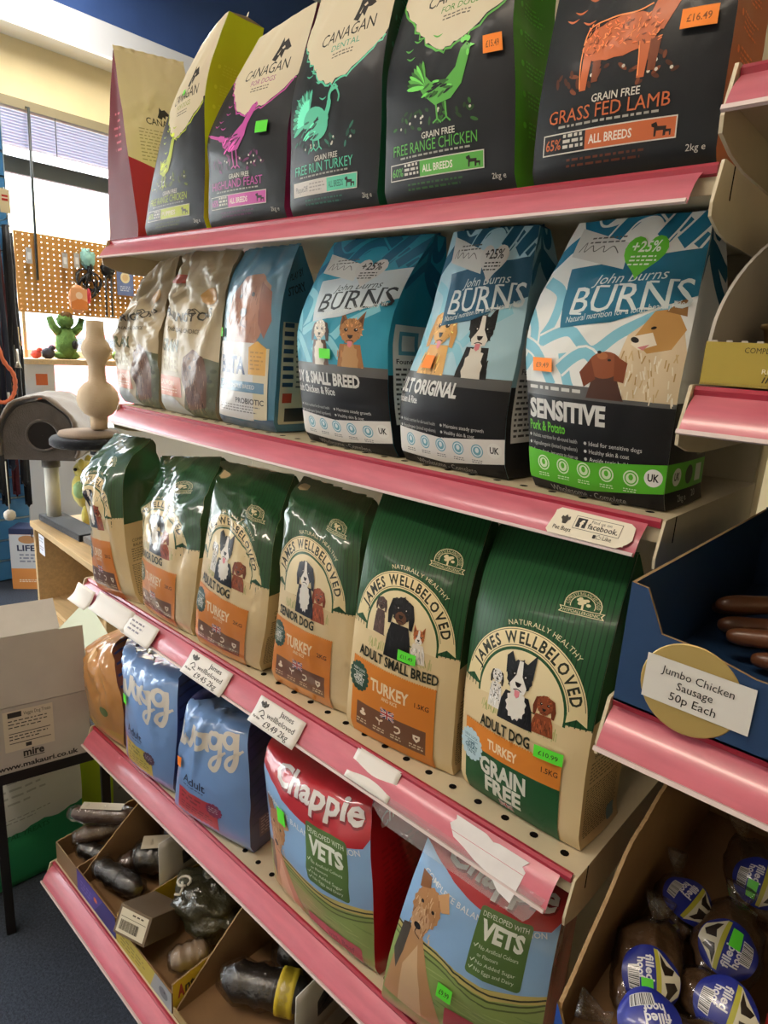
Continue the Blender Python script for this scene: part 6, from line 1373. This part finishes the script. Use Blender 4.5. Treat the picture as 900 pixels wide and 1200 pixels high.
def food_box():
    r = thing('food_carton', 'orange and white carton lettered LIFES at the foot of the blue wall', 'carton', (-2.55, .84, 0))
    mx = Matrix.Translation((-2.50, .84, 0)) @ Matrix.Rotation(math.radians(50), 4, 'Z')
    g = G(); g.box(-.10, .10, 0, .14, 0, .36, mat('carton_orange', '#cf8b4a', .5), mx); g.box(-.101, .101, -.001, .141, .34, .375, mat('carton_navy', '#2c3458', .4), mx); g.obj('carton', r, .003)
    a = Art(20, 34); a.rect(0, 0, 20, 34, '#d99352'); a.rect(0, 13, 20, 34, '#cfd6de'); a.ell(10, 31, 5, 2.5, '#b88a60'); a.text('LIFES', 4, 24, 3.4, '#2c3458', 13, bold=.03); a.lines(5, 17, 16, 22, 3, '#8a93a8', .5); a.lines(4, 18, 4, 6, 2, '#efe0cc', .6)
    flat_panel('printed_front', mx @ Vector((-.10, -.0012, .0)), mx.to_3x3() @ Vector((1, 0, 0)), (0, 0, 1), .2, .34, r, '#d99352', a)
food_box()

# ------------------------------------------------------------------ things in the shop window
def window_things():
    r = thing('pegboard', 'tan perforated pegboard standing in the shop window', 'pegboard', (-3.40, 1.5, 1.62))
    g = G(); y0, y1, z0, z1 = 1.20, 2.35, 1.62, 2.13; nx, nz = 30, 15; dy, dz = (y1 - y0) / nx, (z1 - z0) / nz; m = mat('peg_tan', '#bf8742', .7, var=.06)
    for j in range(nz):
        for i in range(nx):
            a, b, h = y0 + i * dy, z0 + j * dz, .385
            q = [(a, b), (a + dy, b), (a + dy, b + dz), (a, b + dz)]; p = [(a + dy * h, b + dz * h), (a + dy * (1 - h), b + dz * h), (a + dy * (1 - h), b + dz * (1 - h)), (a + dy * h, b + dz * (1 - h))]
            g.add([(-3.40, y, z) for y, z in q + p], [(0, 1, 5, 4), (1, 2, 6, 5), (2, 3, 7, 6), (3, 0, 4, 7)], m)
    o = g.obj('board', r); s = o.modifiers.new('thick', 'SOLIDIFY'); s.thickness = .005
    for y in (1.22, 2.32): g = G(); g.box(-3.42, -3.405, y, y + .02, 1.32, 2.13, WOODL); g.obj('leg', r)
    def hang(name, label, cat, y, z, fn):
        t = thing(name, label, cat, (-3.37, y, z)); fn(t, y, z)
        g = G(); g.tube([(-3.395, y, z), (-3.36, y, z - .003), (-3.33, y, z + .002), (-3.325, y, z + .015)], .003, mat('hook', '#c9c9c6', .3, metal=.9), 6); g.obj('hook', t)
    def clear(t, y, z): g = G(); g.box(-3.352, -3.348, y - .018, y + .018, z - .10, z - .004, mat('tag_grey', '#b3afa8', .4)); g.box(-3.3478, -3.347, y - .01, y + .01, z - .075, z - .03, mat('tag_white', '#e2e0dc', .4)); g.obj('packet', t)
    hang('hanging_packet', 'small grey packet hanging alone near the blind wand on the pegboard', 'packet', 1.27, 2.03, clear)
    hang('hanging_packet', 'small grey packet hanging in the middle of the pegboard', 'packet', 1.50, 2.03, clear)
    hang('hanging_packet', 'small grey packet hanging beside the black harness', 'packet', 1.58, 2.04, clear)
    def harness(t, y, z):
        m = mat('harness_black', '#1b1b1e', .6)
        for k in range(4):
            q = random.Random(k); g = G(); cy, cz, r_ = y + q.uniform(-.03, .03), z - .24 + q.uniform(-.05, .05), q.uniform(.05, .075)
            g.tube([(-3.35 + .02 * math.sin(i + k), cy + r_ * math.cos(i * .5), cz + r_ * 1.25 * math.sin(i * .5)) for i in range(14)], .012, m, 8, .4); g.obj('strap_loop', t)
        g = G(); g.tube([(-3.35, y, z), (-3.35, y + .01, z - .12), (-3.34, y - .01, z - .2)], .02, m, 8, .5); g.obj('strap', t)
        g = G(); g.blob((-3.33, y - .02, z - .30), .015, .02, .05, mat('red_tag', '#c23848', .5), 2, .1); g.obj('red_tag', t)
        g = G(); g.blob((-3.36, y, z - .05), .03, .05, .06, mat('teal_bits', '#8fc0b4', .6), 4, .5, 5); g.obj('teal_toy', t)
    hang('dog_harness', 'tangled black harness with teal and red bits on the pegboard', 'harness', 1.66, 2.06, harness)
    def strap(t, y, z):
        g = G(); g.blob((-3.355, y, z - .07), .03, .05, .06, BLACK, 4, .3, 4); g.obj('bundle', t)
        for s in (-1, 1): g = G(); g.tube([(-3.35, y + s * .02, z - .1), (-3.35, y + s * .022, z - .40)], .009, mat('strap_grey', '#4a4a4a', .6), 8, .4); g.obj('strap', t)
    hang('dog_collar', 'black bundle with two hanging straps beside the harness', 'collar', 1.80, 2.03, strap)
    def blue(t, y, z):
        a = Art(12, 20); a.rect(0, 0, 12, 20, '#6f7ea8'); a.ell(6, 12, 3.6, 3.9, '#e2d3a8'); a.ell(6, 12, 2.2, 2.4, '#d8b888'); a.lines(2, 10, 2, 6, 3, '#c9cfdc', .5); a.text('EASY', 3, 17, 1.4, '#e6e8ee', 6)
        g = G(); g.box(-3.352, -3.348, y - .062, y + .062, z - .21, z + .008, mat('pack_blue', '#6f7ea8', .4)); g.obj('packet', t); flat_panel('print', (-3.3475, y - .06, z - .205), (0, 1, 0), (0, 0, 1), .12, .2, t, '#6f7ea8', a)
    hang('hanging_packet', 'blue packet with round cream picture hanging by the shelf end', 'packet', 1.925, 2.0, blue)
    # on the ledge
    t = thing('plush_toy', 'green bushy plush toy standing on the window ledge', 'plush toy', (-3.34, 1.47, 1.322)); GP = mat('green_plush', '#5f7f3c', .95, bump=1, bscale=90, bdist=.006, var=.3, vscale=20)
    g = G(); g.blob((-3.34, 1.475, 1.43), .06, .07, .11, GP, 3, .2, 4); g.obj('body', t); g = G(); g.blob((-3.34, 1.475, 1.58), .05, .055, .055, GP, 4, .2, 4); g.blob((-3.33, 1.48, 1.615), .035, .04, .025, mat('brown_plush', '#6b4f2c', .95), 4, .2, 4); g.obj('head', t)
    for q in (-1, 1): g = G(); g.tube([(-3.34, 1.475 + q * .05, 1.50), (-3.33, 1.475 + q * .09, 1.54), (-3.33, 1.475 + q * .11, 1.60)], [.03, .026, .02], GP, 12); g.obj('arm', t); g = G(); g.blob((-3.34, 1.475 + q * .045, 1.345), .035, .04, .026, GP, 5, .15, 4); g.obj('foot', t)
    g = G(); g.blob((-3.285, 1.51, 1.42), .012, .022, .03, BLACK, 5, .1); g.obj('patch', t)
    def lump(label, y, z, r_, c, nm='toy', x=-3.33):
        t = thing(nm, label, 'toy', (x, y, 1.322), 'toys on the window ledge'); m = mat('toy', c, .8, bump=.6, bscale=80)
        g = G(); g.blob((x, y, 1.322 + r_ * .9), r_, r_ * 1.1, r_, m, int(y * 50), .2, 3); g.obj('body', t); g = G(); g.blob((x + .02, y + r_ * .5, 1.322 + r_ * 1.9), r_ * .55, r_ * .55, r_ * .5, m, int(y * 70), .2, 3); g.obj('head', t)
    lump('small black and white toy dog beside the green plush', 1.345, 0, .038, '#35333a'); lump('red toy at the window side of the green plush', 1.265, 0, .03, '#c24a3a')
    lump('orange soft toy behind the cream cat post', 1.655, 0, .042, '#cf8a4a'); lump('green soft toy beyond the cream cat post', 1.835, 0, .036, '#7f9a4a'); lump('dark red soft toy nearest the brown bags', 1.92, 0, .038, '#7a3a34'); lump('cream soft toy among the ledge toys', 1.75, 0, .038, '#d3b99a'); lump('peach soft toy leaning under the pegboard', 1.59, 0, .032, '#d9a684', x=-3.25)
    t = thing('treat_bag', 'peach and orange treat bag propped below the black harness', 'treat bag', (-3.28, 1.545, 1.6)); a = Art(14, 18); a.rect(0, 0, 14, 18, '#d99a6a'); a.poly([(0, 0), (14, 0), (14, 7), (7, 10), (0, 6)], '#cf7a3c'); a.ell(7, 12, 3, 3, '#e2c0a0')
    g = G(); g.blob((-3.28, 1.545, 1.73), .02, .065, .095, mat('treat_film', '#d99a6a', .35, coat=.5, bump=.4), 3, .05); g.obj('bag', t); flat_panel('print', (-3.258, 1.49, 1.66), (0, 1, 0), (0, 0, 1), .11, .14, t, '#d99a6a', a)
    g = G(); g.tube([(-3.395, 1.545, 1.85), (-3.34, 1.545, 1.848), (-3.28, 1.545, 1.82)], .004, mat('hook', '#c9c9c6', .3, metal=.9), 6); g.obj('hook', t)
    t = thing('poster', 'white poster with two orange bars below the window ledge', 'poster', (-3.49, 1.33, .82)); a = Art(22, 46); a.rect(0, 0, 22, 46, '#efefec'); 
    for z in (30, 16): a.rect(9, z, 17, z + 8, '#e0784a')
    flat_panel('print', (-3.488, 1.22, .83), (0, 1, 0), (0, 0, 1), .22, .455, t, '#efefec', a)
    g = G(); g.box(-3.492, -3.489, 1.22, 1.44, .83, 1.285, mat('poster_paper', '#efefec', .7)); g.obj('sheet', t)
window_things()

# ------------------------------------------------------------------ black rack with the open carton, and bags under it
def rack():
    r = thing('wire_rack', 'black metal stand at the end of the shelves holding an open carton', 'stand', (-.35, 0, 0)); m = mat('rack_black', '#1d1a18', .45, metal=.2)
    mx = Matrix.Translation((-.088, -.097, 0)) @ Matrix.Rotation(math.radians(-13), 4, 'Z')      # local +y runs along the bar
    def bar(n, *q): g = G(); g.box(*q, m, mx); g.obj(n, r, .003)
    for x in (-.55, -.022):
        for y in (0, .245): bar('leg', x, x + .022, y, y + .022, 0, .452)
    bar('rail', -.024, .0, 0, .267, .440, .470); bar('rail', -.55, -.526, 0, .267, .440, .470); bar('rail', -.526, -.024, .0, .022, .440, .470); bar('rail', -.526, -.024, .245, .267, .440, .470)
    g = G()
    for k in range(9): g.box(-.526, -.024, .03 + k * .026, .034 + k * .026, .455, .462, m, mx)
    g.obj('grid', r)
    b = thing('carton', 'open grey white carton with veggie treats label on the black stand', 'carton', (-.3, 0, .471)); cw = mat('carton_white', '#b5ada3', .8, var=.05, vscale=14); z0, z1 = .471, .645
    def part(n, *q): g = G(); g.box(*q, cw, mx); return g.obj(n, b)
    a = Art(26, 17.4); k_ = '#33302e'; a.rect(3.8, 5.6, 16.5, 16.4, '#cfc4ae'); a.rect(5, 14.6, 8.5, 16, k_); a.text('Veggie Dog Treats', 9, 14.8, .9, k_, 7); a.lines(5, 15.5, 11.4, 14, 3, k_, .3); a.rect(5, 10.2, 15.6, 10.4, k_); a.rect(5, 7.6, 15.6, 7.8, k_); a.lines(5, 15.5, 8.2, 9.8, 2, k_, .35); a.rect(9, 6.2, 10.5, 7.2, k_)
    a.text('mire', 8.2, 3.6, 2.0, k_, 5.4, bold=.03); a.rect(8.2, 3.1, 13.6, 3.3, k_); a.text('www.makauri.co.uk', 1.6, .8, 1.3, k_, 21, bold=.03)
    n = mx.to_3x3() @ Vector((0, 1, 0)); flat_panel('printed_side', mx @ Vector((.0006, .002, z0)), n, (0, 0, 1), .220, z1 - z0, b, '#b5ada3', a, mfun=lambda c: cw if c == '#b5ada3' else ink(c))
    part('side_wall', -.004, 0, 0, .224, z0, z1); part('side_wall', -.42, -.416, 0, .224, z0, z1); part('end_wall', -.416, -.004, 0, .004, z0, z1); part('end_wall', -.416, -.004, .220, .224, z0, z1); part('base', -.416, -.004, .004, .220, z0, z0 + .003)
    fl = lambda nm, P, mt: (lambda g: (g.prism([mx @ Vector(p) for p in P], mx.to_3x3() @ Vector((.002, .002, .002)), mt), g.obj(nm, b)))(G())
    fl('flap', [(-.002, .003, z1), (-.002, .224, z1), (-.03, .222, z1 + .165), (-.03, .003, z1 + .165)], cw)
    fl('flap', [(-.416, .222, z1), (-.012, .222, z1), (-.12, .30, z1 + .085), (-.40, .30, z1 + .085)], mat('flap_green', '#b9bda4', .8))
    fl('flap', [(-.418, .003, z1), (-.418, .222, z1), (-.52, .222, z1 + .06), (-.52, .003, z1 + .06)], cw)
    c = thing('treat_pack', 'pale green treat pack poking out of the open carton', 'treat pack', (-.28, .12, z0 + .004)); g = G(); g.box(-.38, -.06, .03, .205, z0 + .004, z0 + .15, mat('pack_green', '#c3cbb0', .5), mx); g.obj('pack', c, .01)
rack()
def floor_bags():
    a = Art(38, 44); a.rect(0, 0, 38, 44, '#c9cbc2'); rnd = random.Random(4)
    a.poly([(0, 0), (38, 0)] + [(38 - k * 1.9, 20 + rnd.uniform(-.8, .8) - k * .12) for k in range(21)], '#2f8a58')
    a.lines(4, 30, 27, 40, 7, '#a5a89e', .3, 3, .3); a.text('DENTAL TREATS', 12, 17, 1.6, '#1f6a42', 16, bold=.02); a.lines(4, 30, 22, 24, 2, '#9da096', .3)
    make_bag('dog_food_bag', 'large white and green bag on the carpet under the black stand', 'pet food bag', 'bags standing on the carpet', [(-.245, -.20, .001), (-.24, -.20, .15), (-.24, -.20, .31), (-.28, -.19, .40)], [(-.235, .165, .001), (-.23, .165, .15), (-.23, .165, .31), (-.27, .16, .40)], .13, '#c9cbc2', a, '#c9cbc2', kind='satin', crin=.004, bulge=.02, seed=51, seal=True)
    a = Art(24, 42); a.rect(0, 0, 9, 42, '#a3bd2c'); a.rect(9, 0, 24, 42, '#7d7b72'); a.lines(10.5, 22, 12, 34, 8, '#5f5d56', .3)
    make_bag('dog_food_bag', 'lime and grey bag standing behind the white and green one', 'pet food bag', 'bags standing on the carpet', [(-.30, .19, .001), (-.295, .19, .15), (-.295, .19, .30), (-.33, .20, .38)], [(-.28, .43, .001), (-.275, .43, .15), (-.275, .43, .30), (-.31, .42, .38)], .12, '#a3bd2c', a, '#a3bd2c', kind='satin', crin=.004, bulge=.016, seed=52)
floor_bags()
bpy.data.objects.remove(_fo)
